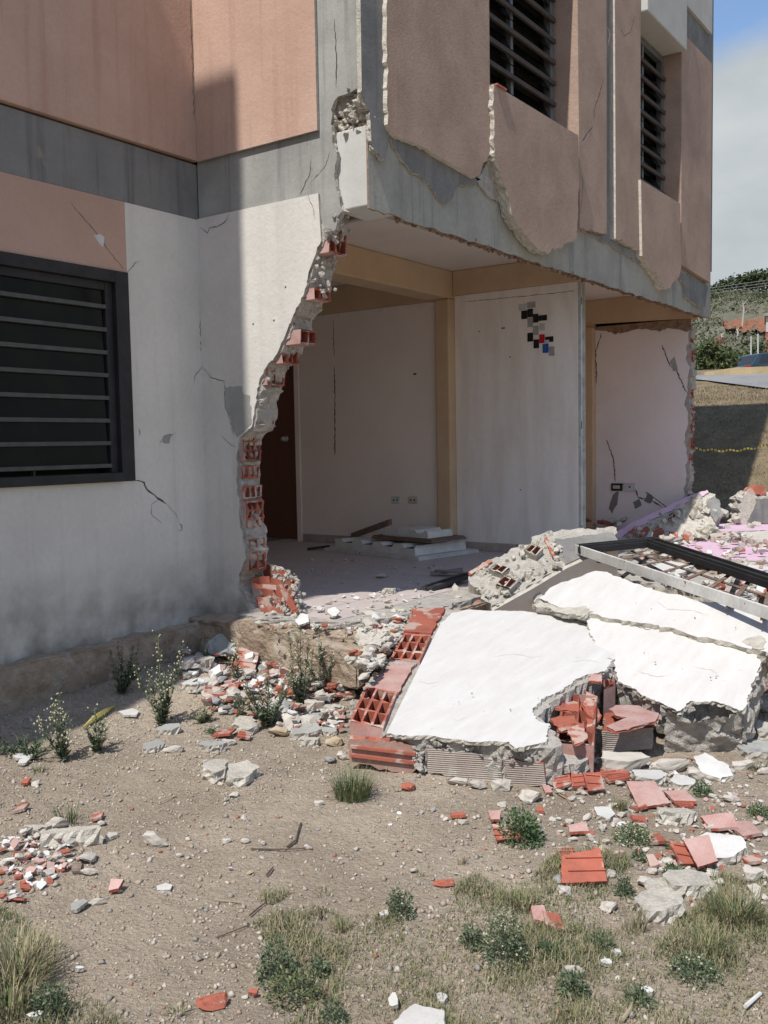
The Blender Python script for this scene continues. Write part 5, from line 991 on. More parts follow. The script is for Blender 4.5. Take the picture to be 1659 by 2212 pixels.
IT = [
 # foreground left
 ('plc', 421, 1637, 490, 1697, 'left half of the broken pair of concrete lumps on bare soil left of the grass tuft'),
 ('plc', 482, 1642, 560, 1702, 'right, larger half of the broken pair of concrete lumps on bare soil'),
 ('plg', 298, 1600, 352, 1630, 'grey painted kerb piece at the left end of the row on the soil'),
 ('rock', 351, 1606, 396, 1628, 'second piece from the left in the row of kerb pieces'),
 ('plg', 420, 1601, 487, 1628, 'long grey piece in the middle of the row of kerb pieces'),
 ('rock', 475, 1592, 512, 1613, 'small pale lump right of the long grey kerb piece'),
 ('plg', 332, 1566, 387, 1589, 'flat grey slab piece at the foot of the left flowering weed'),
 ('plc', 495, 1546, 556, 1594, 'cream concrete chunk in front of the rubble pile, broad and flat topped'),
 ('rockc', 576, 1566, 624, 1596, 'yellowish stone right of the cream concrete chunk'),
 ('plg', 624, 1566, 694, 1600, 'large pale grey slab piece at the front of the rubble pile'),
 ('plg', 687, 1567, 732, 1590, 'smooth grey piece right of the large pale grey slab piece'),
 ('plc', 643, 1595, 692, 1618, 'low concrete piece lying on soil below the large pale grey piece'),
 ('rockc', 702, 1585, 742, 1616, 'tan rough stone just left of the fallen wall slab corner'),
 ('plc', 693, 1522, 750, 1552, 'pale chunk beside the open clay blocks of the front slab'),
 ('rock', 700, 1550, 736, 1578, 'rounded chunk under the pale chunk beside the front slab'),
 ('rockg', 700, 1622, 726, 1652, 'dark grey stone left of the fallen slab, standing on its edge'),
 ('rock', 727, 1618, 760, 1645, 'pale stone touching the lower left corner of the fallen slab'),
 ('shard', 249, 1535, 296, 1554, 'white curved shard at the edge of the shade under the wall'),
 ('shard', 21, 1631, 64, 1648, 'white shard at the far left on the shade border'), ('shard', 36, 1645, 56, 1659, 'small white shard just below the far left white shard'),
 ('rock', 96, 1760, 143, 1794, 'stone resting on the long concrete piece by the left grass tuft'),
 ('plc', 81, 1793, 210, 1832, 'long concrete bar lying at the left edge, lengthwise'),
 ('plc', 50, 1785, 108, 1806, 'flat concrete piece behind the long bar at the left edge'),
 ('rock', 224, 1793, 251, 1818, 'small lump at the right tip of the long concrete bar'), ('rock', 208, 1769, 227, 1787, 'tiny pale lump above the right tip of the long concrete bar'),
 ('rock', 307, 1794, 371, 1833, 'single beige stone alone on the bare soil left of centre'),
 ('rock', 163, 1835, 200, 1872, 'upper stone of the stacked pair with a dark shadow below the long bar'),
 ('rock', 172, 1873, 206, 1893, 'lower stone of the stacked pair below the long bar'),
 ('clay', 194, 1762, 218, 1780, 'red brick bit right of the left grass tuft'), ('clay', 24, 1743, 50, 1760, 'dull red bit near the left photo edge above the shard heap'),
 ('clay', 46, 1690, 62, 1702, 'small red bit among soil near the far left white shards'), ('rock', 64, 1684, 82, 1700, 'small grey stone right of the small red bit near the left edge'),
 ('rock', 478, 1809, 500, 1824, 'brown pebble left of the lying twig'), ('rock', 519, 1806, 541, 1825, 'pale pebble above the left end of the lying twig'),
 ('rock', 520, 1757, 536, 1775, 'grey white pebble standing above the lying twig'), ('rock', 493, 1705, 515, 1725, 'tan lump below the pair of concrete lumps'),
 ('plw', 336, 1912, 368, 1932, 'white topped chip alone on the bare soil'), ('shardg', 146, 1956, 180, 1978, 'grey tile chip with a pale edge near the bottom left'),
 ('rock', 190, 1940, 227, 1958, 'crumbly light lump above the grey tile chip'), ('clayp', 232, 1917, 262, 1936, 'pinkish brick chip left of the white topped chip'),
 ('rockr', 424, 2144, 487, 2188, 'faded red brick lump at the bottom edge'), ('rock', 676, 1726, 702, 1742, 'pale stone at the left foot of the big grass tuft'),
 ('rock', 379, 1840, 395, 1853, 'cream pebble below the single beige stone'), ('rock', 657, 1820, 678, 1837, 'white pebble at the right end of the twig'),
 # rubble pile under the torn wall
 ('plc', 396, 1419, 470, 1450, 'grey concrete bar at the shaded left edge of the rubble pile'),
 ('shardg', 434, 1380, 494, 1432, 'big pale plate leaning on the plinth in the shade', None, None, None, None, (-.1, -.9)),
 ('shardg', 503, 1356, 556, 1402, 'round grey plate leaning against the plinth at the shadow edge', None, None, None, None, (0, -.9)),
 ('plg', 384, 1445, 426, 1475, 'pale block below the grey bar at the left of the pile'),
 ('plw', 387, 1468, 457, 1502, 'long white lump at the left foot of the rubble pile'),
 ('clay', 419, 1486, 488, 1530, 'ridged red clay shard lying in front of the rubble pile, left'),
 ('clay', 497, 1410, 560, 1456, 'long red clay plate slanting across the pile middle'),
 ('clay', 557, 1372, 584, 1403, 'pointed red clay shard standing against the plinth'),
 ('clay', 583, 1388, 616, 1406, 'red clay shard right of the pointed one by the plinth'), ('clay', 620, 1386, 641, 1408, 'upright red shard near the boulder on the plinth foot'),
 ('clay', 552, 1406, 598, 1424, 'flat red plate below the pointed red shard'), ('clay', 459, 1438, 486, 1458, 'red shard in the shaded part of the pile'),
 ('clayp', 456, 1456, 480, 1474, 'grooved pink shard at the border of the shade'), ('plc', 500, 1447, 549, 1483, 'cream lump in the pile left of the centre weeds'),
 ('plg', 552, 1416, 614, 1460, 'large rough pale plate in the pile centre'), ('clay', 488, 1478, 541, 1498, 'red shards layered in the pile below the cream lump'),
 ('shard', 528, 1490, 570, 1512, 'white lilac shard between the two centre weeds'), ('clay', 565, 1457, 606, 1478, 'red clay piece right of the cream lump'),
 ('plw', 594, 1460, 634, 1485, 'white lump behind the right centre weed'), ('clay', 622, 1455, 638, 1472, 'small bright red shard in the pile right of centre'),
 ('rock', 675, 1452, 718, 1468, 'pale rubble lump in the right part of the pile'), ('clay', 683, 1466, 716, 1479, 'red shard below the pale rubble lump in the right part of the pile'),
 ('clay', 716, 1447, 742, 1474, 'red shard near the open clay blocks, upper right of the pile'), ('clayp', 714, 1487, 766, 1517, 'pinkish red plate beside the open clay blocks'),
 ('shard', 760, 1455, 788, 1468, 'white shard left of the front slab edge'), ('shard', 790, 1436, 812, 1452, 'white shard right beside the front slab upper strip'),
 ('rock', 676, 1478, 710, 1500, 'grey white lump behind the thin weed'), ('rockg', 680, 1500, 716, 1530, 'dark rough lump left of the pale chunk'),
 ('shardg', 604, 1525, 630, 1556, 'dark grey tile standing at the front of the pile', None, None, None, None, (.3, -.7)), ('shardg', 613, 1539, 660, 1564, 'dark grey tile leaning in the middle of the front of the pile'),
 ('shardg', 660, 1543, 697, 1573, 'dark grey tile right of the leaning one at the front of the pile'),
 ('clay', 455, 1583, 505, 1601, 'long thin red shard in front of the cream concrete chunk'), ('clay', 510, 1590, 543, 1603, 'short red shard right of the long thin one'),
 ('shard', 469, 1536, 493, 1549, 'white crumpled scrap left of the cream concrete chunk'), ('shard', 595, 1396, 622, 1413, 'white plate on red shards under the plinth'),
 ('plc', 612, 1408, 645, 1426, 'cream chunk below the upright red shard'), ('shard', 586, 1410, 606, 1440, 'white shard in the upper middle of the pile'),
 ('rock', 530, 1398, 560, 1420, 'dusty lump at the foot of the round grey plate'), ('plc', 640, 1424, 690, 1450, 'sand coloured slab chunk under the plinth boulder'),
 # on the plinth and floor edge
 ('shard', 634, 1338, 668, 1357, 'oval grey flake on the broken plinth top', None, None, None, -.02), ('shard', 678, 1347, 692, 1358, 'small white flake on the plinth top right of the oval one', None, None, None, -.02),
 ('clay', 694, 1348, 708, 1360, 'little red flake on the plinth top', None, None, None, -.02), ('shard', 705, 1326, 734, 1340, 'pale angular flake on the tiled floor edge', None, None, None, .0),
 ('shard', 745, 1350, 760, 1366, 'white flake near the corner of the broken floor', None, None, None, -.03), ('shard', 682, 1317, 699, 1325, 'thin flake on the tiles by the torn wall foot', None, None, None, .0),
 ('rock', 812, 1236, 835, 1250, 'small lump on the floor at the shadow edge', None, None, None, .0), ('plc', 826, 1268, 858, 1284, 'pale lump on the sunlit floor in the middle', None, None, None, .0),
 # foreground right
 ('plw', 1290, 1746, 1338, 1778, 'white faced chunk right of the small grass tuft'), ('rock', 1335, 1750, 1357, 1768, 'grey lump touching the white faced chunk by the small grass tuft'),
 ('plc', 1432, 1748, 1508, 1787, 'flat oval concrete chunk below the ribbed pink plates'), ('plw', 1532, 1808, 1632, 1876, 'big white faced chunk at the right, largest in the foreground'),
 ('rock', 1607, 1870, 1659, 1906, 'pale chunk at the right edge under the big white faced one'), ('plc', 1452, 1887, 1552, 1948, 'wide cream chunk in front of the split red shard'),
 ('plc', 1404, 1904, 1470, 1951, 'smaller cream chunk left of the wide cream one'), ('plc', 1392, 1937, 1492, 2008, 'tilted pale block standing in the grass'),
 ('rock', 1380, 1893, 1416, 1921, 'light lump above the smaller cream chunk'), ('rock', 1209, 1912, 1238, 1940, 'round white lump left of the big ridged red tile'),
 ('rock', 1301, 1938, 1341, 1976, 'white lump below the big ridged red tile'), ('rock', 1312, 1876, 1334, 1900, 'white lump on the upper right of the big ridged red tile'),
 ('rockg', 1198, 1892, 1216, 1913, 'blue grey stone left of the big ridged red tile'), ('rock', 1628, 1902, 1659, 1944, 'chunk cut by the right edge, lower one'),
 ('clay', 1228, 1868, 1338, 1942, 'big ridged red tile lying in the foreground right', None, None, None, None, (0, -.5)),
 ('clay', 1062, 1798, 1130, 1833, 'curved red tile piece leaning on the leafy plant', None, None, None, None, (0, -.5)),
 ('clay', 1204, 1836, 1250, 1857, 'small flat red piece above the big ridged tile'), ('clay', 1404, 1848, 1428, 1878, 'red brick bit standing right of the big ridged tile'),
 ('clay', 1406, 1810, 1443, 1830, 'triangular red bit beside the flowering ground plant'), ('clay', 1467, 1836, 1512, 1886, 'red half of the split shard by the big white chunk', None, None, None, None, (.2, -.6)),
 ('clayp', 1502, 1842, 1556, 1900, 'ribbed whitish half of the split shard by the big white chunk', None, None, None, None, (-.2, -.6)),
 ('rockr', 937, 1897, 983, 1919, 'small faded brick piece alone on the soil right of centre'), ('clayp', 1228, 1791, 1283, 1812, 'long pale pink chip above the flat red piece'),
 ('clayp', 1366, 1713, 1461, 1752, 'large ribbed pink plate lying flat on the right'), ('clayp', 1457, 1713, 1517, 1745, 'smaller ribbed pink plate touching the large one'),
 ('clayp', 1541, 1776, 1600, 1806, 'pink plate fragment above the big white faced chunk, left one'), ('clayp', 1597, 1776, 1654, 1821, 'pink plate fragment above the big white faced chunk, right one'),
 ('clay', 1370, 1742, 1400, 1757, 'red bit under the large ribbed pink plate, left'), ('clay', 1462, 1738, 1500, 1750, 'red bit under the smaller ribbed pink plate'), ('clay', 1370, 1771, 1404, 1785, 'red bit below the white faced chunk by the tuft'),
 ('clay', 1160, 1746, 1176, 1764, 'tiny red bit right of the leafy plant'), ('clay', 975, 1758, 1006, 1772, 'red chip above the curved red tile piece'), ('clayp', 1058, 1764, 1088, 1785, 'pink white chip left of the leafy plant'),
 ('clayp', 1154, 1978, 1188, 2012, 'ribbed pink bit in the grass beside a red one'), ('clay', 1184, 1990, 1220, 2020, 'red bit in the grass beside the ribbed pink one'), ('clay', 1615, 1855, 1652, 1874, 'red sliver between the chunks at the right edge'),
 ('plw', 1378, 1666, 1452, 1703, 'white chunk in front of the concrete rubble, left of a pair'), ('plw', 1453, 1679, 1509, 1710, 'white chunk in front of the concrete rubble, right of a pair'),
 ('plw', 1528, 1630, 1600, 1694, 'tall white chunk split on top, below the cracked slab'), ('plg', 1609, 1604, 1690, 1643, 'smooth grey slab piece at the right edge below the dark board'),
 ('rock', 1580, 1640, 1640, 1665, 'long rough lump right of the tall white chunk'), ('rock', 1640, 1655, 1680, 1675, 'white lump cut by the right edge under the grey slab piece'),
 ('clay', 1204, 1664, 1262, 1694, 'orange red shard under the right corner of the front slab', None, None, None, None, (.1, -.5)), ('clay', 1200, 1690, 1240, 1715, 'flat red shard closest to the front slab corner'),
 ('clay', 1240, 1685, 1275, 1712, 'red shard in the middle of the orange shards'), ('clay', 1269, 1678, 1311, 1724, 'triangular orange shard pointing down', None, None, None, None, (.1, -.8)),
 ('clay', 1296, 1660, 1362, 1684, 'long orange channel shaped shard'), ('clay', 1310, 1684, 1368, 1696, 'thin red strip under the long orange shard'), ('clayp', 1176, 1706, 1196, 1722, 'pink sliver at the front slab corner'),
 ('rock', 1290, 1616, 1420, 1672, 'wide rough concrete lump between the two slabs'), ('rock', 1410, 1632, 1500, 1672, 'broken mortar lump under the leaning pink plate'), ('rock', 1490, 1650, 1545, 1690, 'rough lump behind the right white chunk of the pair'),
 ('rock', 966, 1676, 1014, 1700, 'chunk under the front edge of the slab, leftmost of four'), ('rock', 1012, 1680, 1052, 1707, 'chunk under the front edge of the slab, second of four'), ('rock', 1063, 1680, 1108, 1712, 'chunk under the front edge of the slab, third of four'), ('rock', 1125, 1690, 1176, 1736, 'largest chunk under the front edge of the slab, rightmost of four'),
 ('rockr', 866, 1685, 898, 1714, 'pale chip with a red end by the big grass tuft'), ('rock', 1076, 1728, 1096, 1745, 'small pale stone above the leafy plant'),
 ('plc', 1640, 1560, 1700, 1600, 'brown broken brick chunk right of the dark board'), ('clay', 1636, 1470, 1680, 1500, 'bright red clay piece right of the dark board'), ('rock', 1645, 1505, 1700, 1545, 'rough lump in the gap right of the dark board'),
 ('plw', 857, 2190, 966, 2290, 'white slab corner cut by the bottom edge of the photo'), ('rock', 1560, 1715, 1600, 1735, 'low lump right of the small round plant'),
 ('rock', 1100, 1775, 1112, 1784, 'pebble beside the curved red tile piece'), ('rock', 990, 1768, 1014, 1783, 'white lump under the red chip right of centre'),
 ('shard', 820, 1975, 842, 1990, 'white flake left of the small leafy clump'), ('shard', 840, 2165, 862, 2190, 'folded white scrap at the bottom centre'), ('shard', 945, 2150, 968, 2176, 'pinkish white scrap in the grass at the bottom'), ('shard', 1388, 2140, 1414, 2160, 'white crumpled scrap in the lower right grass'),
 ('shard', 1322, 2054, 1344, 2070, 'white round fragment in the lower right grass'), ('shard', 1300, 2080, 1325, 2094, 'white folded flake below the round fragment'), ('rock', 1215, 2085, 1260, 2112, 'crumbling white lump behind the small leafy weed'),
 ('shard', 56, 2198, 92, 2212, 'bluish white flake at the bottom left'), ('shard', 162, 2095, 180, 2106, 'white flake right of the dry grass clump'), ('clay', 538, 2146, 556, 2160, 'bright red wrapper scrap at the bottom', 'wrapper_scrap', 'wrapper'), ('rock', 522, 2148, 536, 2160, 'round grey bottle cap beside the red wrapper', 'bottle_cap', 'bottle cap'),
]
for t in IT: item(*t[:6], *(t[6:9] if len(t) > 6 else (None, None, None)), z=t[9] if len(t) > 9 else None, tilt=t[10] if len(t) > 10 else None) if len(t) > 9 or len(t) == 6 else item(*t[:6], name=t[6], cat=t[7])
RKT = FOUND
# rubble between the plinth corner and slab 1, and in the open rubble field: countable small pieces, alike
BITS = []
MW = {'rubble_concrete': 'beige mortar', 'rubble_grey': 'dark grey', 'red_clay': 'red clay', 'earthy_foundation': 'tan', 'cream_mortar': 'cream mortar', 'white_shard': 'white plaster', 'dusty_pink_clay': 'pinkish clay'}
def strew(poly, n, kinds, size, label, group, zf=None, name='rubble_bit', cat='rubble bit', squash=.6, up=.3):
    us = [a for a, _ in poly]; vs = [b_ for _, b_ in poly]; k = 0; tries = 0; place = label.split('among many alike ')[1].replace(' under the torn wall', '').replace('on the soil right of the leafy plant', 'on the right soil').replace('between the floor corner and the front slab', 'at the floor corner')
    while k < n and tries < n * 20:
        tries += 1; u = rnd.uniform(min(us), max(us)); v = rnd.uniform(min(vs), max(vs))
        if not inpoly(u, v, poly): continue
        p = ghit(u, v) if zf is None else P(u, v, 2, zf); m = rnd.choice(kinds); s_ = size * min(1.8, math.exp(rnd.gauss(0, .45))); k += 1
        flat_ = m in (BRICK, WHITES, BRICKP); me = shardmesh(m, k % 5) if flat_ else rockmesh(m, k % 9); sq = 1 if flat_ else squash
        BITS.append((s_ / dist(p), me, p + [0, 0, s_ * .2 + rnd.random() ** 2 * up * size], (s_ * rnd.uniform(.8, 1.4), s_, s_ * sq * rnd.uniform(.7, 1.2)), (rnd.gauss(0, .35), rnd.gauss(0, .35), rnd.uniform(0, 6.28)), MW[m.name], place, flat_))
def strew_done():
    BITS.sort(key=lambda t: -t[0]); acc = {}
    for i, (_, me, p, sc_, ro, w, place, fl) in enumerate(BITS):
        if i < 285:
            o = link('rubble_bit', me, None, p); o.scale = sc_; o.rotation_euler = ro
            tag(o, 'small %s %s among many alike %s' % (w, 'flake' if fl else 'lump', place), 'rubble bit', '%s bits %s' % (w, place)); continue
        Mx = np.array(Matrix.LocRotScale(Vector(p), __import__('mathutils').Euler(ro), Vector(sc_))); key = me.materials[0].name
        if me.name not in acc:
            co_ = np.empty(len(me.vertices) * 3); me.vertices.foreach_get('co', co_); acc[me.name] = (co_.reshape(-1, 3), [tuple(q.vertices) for q in me.polygons])
        V0, F0 = acc[me.name]; V = V0 @ Mx[:3, :3].T + Mx[:3, 3]; JB.add(V, F0, MI_.setdefault(key, len(MI_)))
    if JB.v: tag(JB.build('rubble_crumbs', [bpy.data.materials[k] for k in MI_]), kind='stuff')
JB = MB(); MI_ = {}
SH = {}
def shardmesh(m, k):
    if (m.name, k) not in SH:
        rs = random.Random(k + 3); n = 4 + k % 3; pts = [(.55 * math.cos(a) * rs.uniform(.6, 1.1), .5 * math.sin(a) * rs.uniform(.6, 1.1), 0) for a in [2 * math.pi * i / n + rs.uniform(-.3, .3) for i in range(n)]]
        V, F, MI = platemesh(pts, ZN, .16, jag=.02, seg=.25, layers=1, rough=.02, rs=rs); me = bpy.data.meshes.new('shard'); me.from_pydata([tuple(map(float, v)) for v in V], [], F); me.materials.append(RV.get(m.name, m)); me.update(); SH[(m.name, k)] = me
    return SH[(m.name, k)]
pile = [(392, 1440), (450, 1400), (520, 1392), (640, 1412), (700, 1440), (790, 1440), (760, 1500), (738, 1590), (640, 1590), (560, 1560), (470, 1545), (410, 1500)]
strew(pile, 420, [CHUNK, CHUNK, CHUNK, WHITES, BRICK, BRICK, BRICKP, WHITES, CHUNKG], .062, 'small bit among many alike in the red and white rubble pile under the torn wall', 'small bits of the rubble pile', up=1.2)
strew([(770, 1350), (870, 1335), (905, 1300), (960, 1290), (1040, 1290), (1000, 1312), (890, 1312), (850, 1400), (790, 1470), (760, 1440), (800, 1390)], 200, [CHUNK, CHUNK, WHITES, BRICK, MORTY], .05, 'small bit among many alike between the floor corner and the front slab', 'small bits at the floor corner', zf=-.06, up=1.2)
strew([(770, 1330), (870, 1335), (905, 1300), (960, 1290), (1040, 1260), (1020, 1300), (960, 1315), (890, 1350), (850, 1400), (800, 1430)], 120, [CHUNK, CHUNK, MORTY], .075, 'grey lump among many alike filling the broken floor corner', 'grey lumps at the floor corner', zf=-.10, up=.3)
strew([(1260, 1105), (1340, 1110), (1350, 1140), (1260, 1140)], 40, [CHUNK, BRICK, CHUNKG, WHITES], .10, 'small bit among many alike in the shaded second room', 'small bits in the second room', zf=.05, up=1)
strew([(1330, 1180), (1450, 1165), (1540, 1130), (1659, 1120), (1659, 1230), (1600, 1240), (1500, 1200), (1400, 1240)], 150, [CHUNK, CHUNK, MORTY, WHITES, BRICK, BRICKP], .06, 'small bit among many alike around the metal window frame', 'small bits around the window frame', zf=.0, up=1.2)
strew([(1360, 1240), (1640, 1270), (1659, 1310), (1600, 1300), (1400, 1262)], 60, [CHUNK, BRICK, WHITES, MORTY], .06, 'small bit among many alike seen through the window grille', 'small bits under the grille', zf=.02, up=1)
strew([(0, 1810), (60, 1800), (150, 1830), (175, 1860), (120, 1900), (50, 1950), (0, 1960)], 170, [WHITES, WHITES, BRICKP, BRICK, CHUNK], .026, 'small shard among many alike in the heap at the left edge', 'small shards of the left heap', up=1)
strew([(560, 1290), (700, 1300), (870, 1262), (1000, 1238), (1010, 1255), (900, 1300), (780, 1330), (620, 1335)], 75, [WHITES, CHUNK, CHUNK], .03, 'small crumb among many alike on the sunlit tiles', 'small crumbs on the tiles', zf=.0)
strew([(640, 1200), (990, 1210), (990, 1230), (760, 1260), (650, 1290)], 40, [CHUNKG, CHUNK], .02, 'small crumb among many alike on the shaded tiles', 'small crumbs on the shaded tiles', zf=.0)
strew([(550, 1340), (760, 1330), (860, 1335), (800, 1370), (560, 1368)], 60, [WHITES, CHUNK, CHUNK, BRICK, MORTY], .025, 'small crumb among many alike on the broken plinth top', 'small crumbs on the plinth', zf=-.02)
strew([(1180, 1640), (1659, 1640), (1659, 1960), (1500, 1960), (1380, 1880), (1200, 1800), (1180, 1720)], 420, [WHITES, CHUNK, CHUNK, CHUNK, BRICK, BRICKP], .022, 'small bit among many alike on the soil right of the leafy plant', 'small bits on the right soil')
strew([(280, 1560), (740, 1570), (900, 1690), (1180, 1740), (1180, 1900), (700, 1900), (300, 1900), (0, 1800), (0, 1680)], 110, [CHUNK, CHUNK, CHUNK, RKT, CHUNKG, CHUNK, WHITES], .014, 'small stone among many alike on the bare soil', 'small stones on the bare soil')
strew([(560, 1250), (570, 1240), (628, 1300), (640, 1330), (560, 1332)], 26, [CHUNK, BRICK, WHITES], .04, 'small bit among many alike fallen at the foot of the torn wall', 'small bits at the torn wall foot', zf=.02, up=1)
strew([(930, 1300), (1060, 1290), (1300, 1200), (1330, 1215), (1160, 1300), (1000, 1320)], 50, [CHUNK, CHUNK, BRICK], .05, 'small bit among many alike in the gap behind the white slabs', 'small bits behind the slabs', zf=-.05, up=.6)

strew([(690, 1425), (800, 1385), (815, 1440), (775, 1480), (720, 1500)], 90, [CHUNK, CHUNK, WHITES, BRICK, MORTY], .07, 'small bit among many alike at the floor corner', 'x', zf=-.30, up=1.4)
strew_done()
# ------------------------------------------------------------------ gravel (stuff) with numpy
def fastmesh(name, V, F, mats, mi):
    me = bpy.data.meshes.new(name); me.vertices.add(len(V)); me.vertices.foreach_set('co', V.astype(np.float32).ravel()); k = F.shape[1]
    me.loops.add(F.size); me.loops.foreach_set('vertex_index', F.ravel().astype(np.int32)); me.polygons.add(len(F)); me.polygons.foreach_set('loop_start', np.arange(0, F.size, k, dtype=np.int32))
    for m in mats: me.materials.append(m)
    me.polygons.foreach_set('material_index', mi.astype(np.int32)); me.update(); me.validate(); return link(name, me)
GSTC = [flat('gravel_tan', (.37, .31, .245), 1), flat('gravel_grey', (.29, .265, .23), 1), flat('gravel_cream', (.50, .45, .385), 1), flat('gravel_red', (.34, .17, .12), 1)]
N_ = 62000; gxp = nr.uniform(.15, 4.6, N_); gyp = -3.5 + 4.9 * nr.random(N_) ** 1.25
keep = ~((gxp < 1.55) & (gyp > -.25)); gxp, gyp = gxp[keep], gyp[keep]; N_ = len(gxp)
keep = nr.random(N_) < (.35 + .9 * vnoise(gxp * 2.2, gyp * 2.2, 8)); gxp, gyp = gxp[keep], gyp[keep]; N_ = len(gxp)
sz = .0036 * np.exp(nr.normal(0, .55, N_)); sz = np.clip(sz, .0015, .014); oc = np.array([[1, 0, 0], [0, 1, 0], [-1, 0, 0], [0, -1, 0], [0, 0, .8], [0, 0, -.8]], float)
a = nr.uniform(0, 6.28, N_); V = oc[None] * nr.uniform(.6, 1.35, (N_, 6, 3)) * sz[:, None, None] + nr.normal(0, .12, (N_, 6, 3)) * sz[:, None, None]
ca, sa = np.cos(a)[:, None], np.sin(a)[:, None]; Vx = V[..., 0] * ca - V[..., 1] * sa; Vy = V[..., 0] * sa + V[..., 1] * ca
V = np.stack([Vx + gxp[:, None], Vy + gyp[:, None], V[..., 2] + (gz(gxp, gyp) + sz * .25)[:, None]], -1).reshape(-1, 3)
fc = np.array([[0, 1, 4], [1, 2, 4], [2, 3, 4], [3, 0, 4], [1, 0, 5], [2, 1, 5], [3, 2, 5], [0, 3, 5]]); F = (fc[None] + 6 * np.arange(N_)[:, None, None]).reshape(-1, 3)
mi = nr.choice(4, N_, p=[.55, .22, .215, .015]).repeat(8)
tag(fastmesh('gravel', V, F, GSTC, mi), kind='stuff')
# ------------------------------------------------------------------ grass
def blades(cx, cy, n_seg, length, width, lean, az, z0):
    N = len(cx); t = np.linspace(0, 1, n_seg + 1)[None]; L_ = length[:, None]; ln = lean[:, None]
    ang = ln * (t ** 1.0); hx = np.cumsum(np.concatenate([np.zeros((N, 1)), np.sin((ang[:, 1:] + ang[:, :-1]) / 2) * L_ / n_seg], 1), 1); hz = np.cumsum(np.concatenate([np.zeros((N, 1)), np.cos((ang[:, 1:] + ang[:, :-1]) / 2) * L_ / n_seg], 1), 1)
    w = width[:, None] * (1 - t ** 1.6) * .5 + 1e-4; ax_, ay_ = np.cos(az)[:, None], np.sin(az)[:, None]
    px = cx[:, None] + hx * ax_; py = cy[:, None] + hx * ay_; pz = z0[:, None] + hz
    A = np.stack([px - w * ay_, py + w * ax_, pz], -1); B_ = np.stack([px + w * ay_, py - w * ax_, pz], -1); V = np.concatenate([A, B_], 1).reshape(-1, 3); m = n_seg + 1
    f = np.array([[i, m + i, m + i + 1, i + 1] for i in range(n_seg)]); F = (f[None] + 2 * m * np.arange(N)[:, None, None]).reshape(-1, 4); return V, F
def tuft(u, v, w, h, label, n=140, mix_=(.6, .25, .15), spread=1.25, group='grass tufts', name='grass_tuft', wd=.0035):
    c = ghit(u, v); d = dist(c); W_ = w * d / FV; H = h * d / FV; r = W_ * .24 * np.sqrt(nr.random(n)); a = nr.uniform(0, 6.28, n); cx = r * np.cos(a); cy = r * np.sin(a)
    az = a + nr.normal(0, .6, n); ln = nr.uniform(.15, 1.5, n) * spread + .1; L_ = np.hypot(W_ * .45, H * .8) * nr.uniform(.3, .9, n)
    V, F = blades(cx, cy, 4, L_, np.full(n, wd) * nr.uniform(.6, 1.3, n), ln, az, np.full(n, -.01)); o = fastmesh(name, V, F, [GR1, GR3, GR2], nr.choice(3, n, p=mix_).repeat(4)); o.location = c
    return tag(o, label, 'grass tuft', group)
tuft(762, 1722, 150, 85, 'big green grass tuft at the lower left corner of the front slab', 420, (.75, .2, .05))
tuft(148, 1775, 110, 70, 'sparse green grass tuft behind the stone at the left', 60, (.85, .1, .05))
tuft(85, 1666, 40, 26, 'tiny grass tuft at the shade border on the far left', 50, (.4, .3, .3)); tuft(1338, 1748, 60, 36, 'small round grass tuft below the orange shards', 130, (.4, .35, .25), spread=.6)
tuft(998, 1866, 34, 34, 'little dry grass tuft on the soil right of centre', 36, (.1, .4, .5), spread=.5); tuft(908, 1894, 34, 26, 'thin dry grass tuft left of the little one', 36, (.1, .3, .6))
tuft(40, 2120, 250, 80, 'large dry grass clump at the bottom left edge', 420, (.12, .3, .58), wd=.004); tuft(20, 2185, 200, 80, 'second dry grass clump in the bottom left corner', 260, (.2, .3, .5), wd=.004)
tuft(1640, 1665, 60, 40, 'small grass tuft at the right edge by the concrete pieces', 70, (.4, .4, .2)); tuft(1370, 2010, 90, 70, 'tall thin grass blades in front of the tilted pale block', 60, (.2, .5, .3), spread=.6); tuft(1590, 1990, 190, 55, 'yellow green grass clump at the right edge', 380, (.35, .4, .25), spread=1.2)
tuft(1530, 2060, 170, 45, 'lower yellow green grass clump near the right edge', 260, (.35, .4, .25), spread=1.2); tuft(1130, 1960, 130, 36, 'dry green grass clump above the flowering bush', 200, (.25, .35, .4)); tuft(740, 2010, 60, 50, 'dry grass tuft above the dark bush, upper edge of the grass', 90, (.2, .3, .5))
tuft(1290, 1860, 110, 40, 'flattened dry grass behind the big ridged red tile', 150, (.12, .28, .6), spread=1.2); tuft(380, 2190, 70, 30, 'dry sprig of grass at the bottom left of the brick lump', 40, (.1, .4, .5))
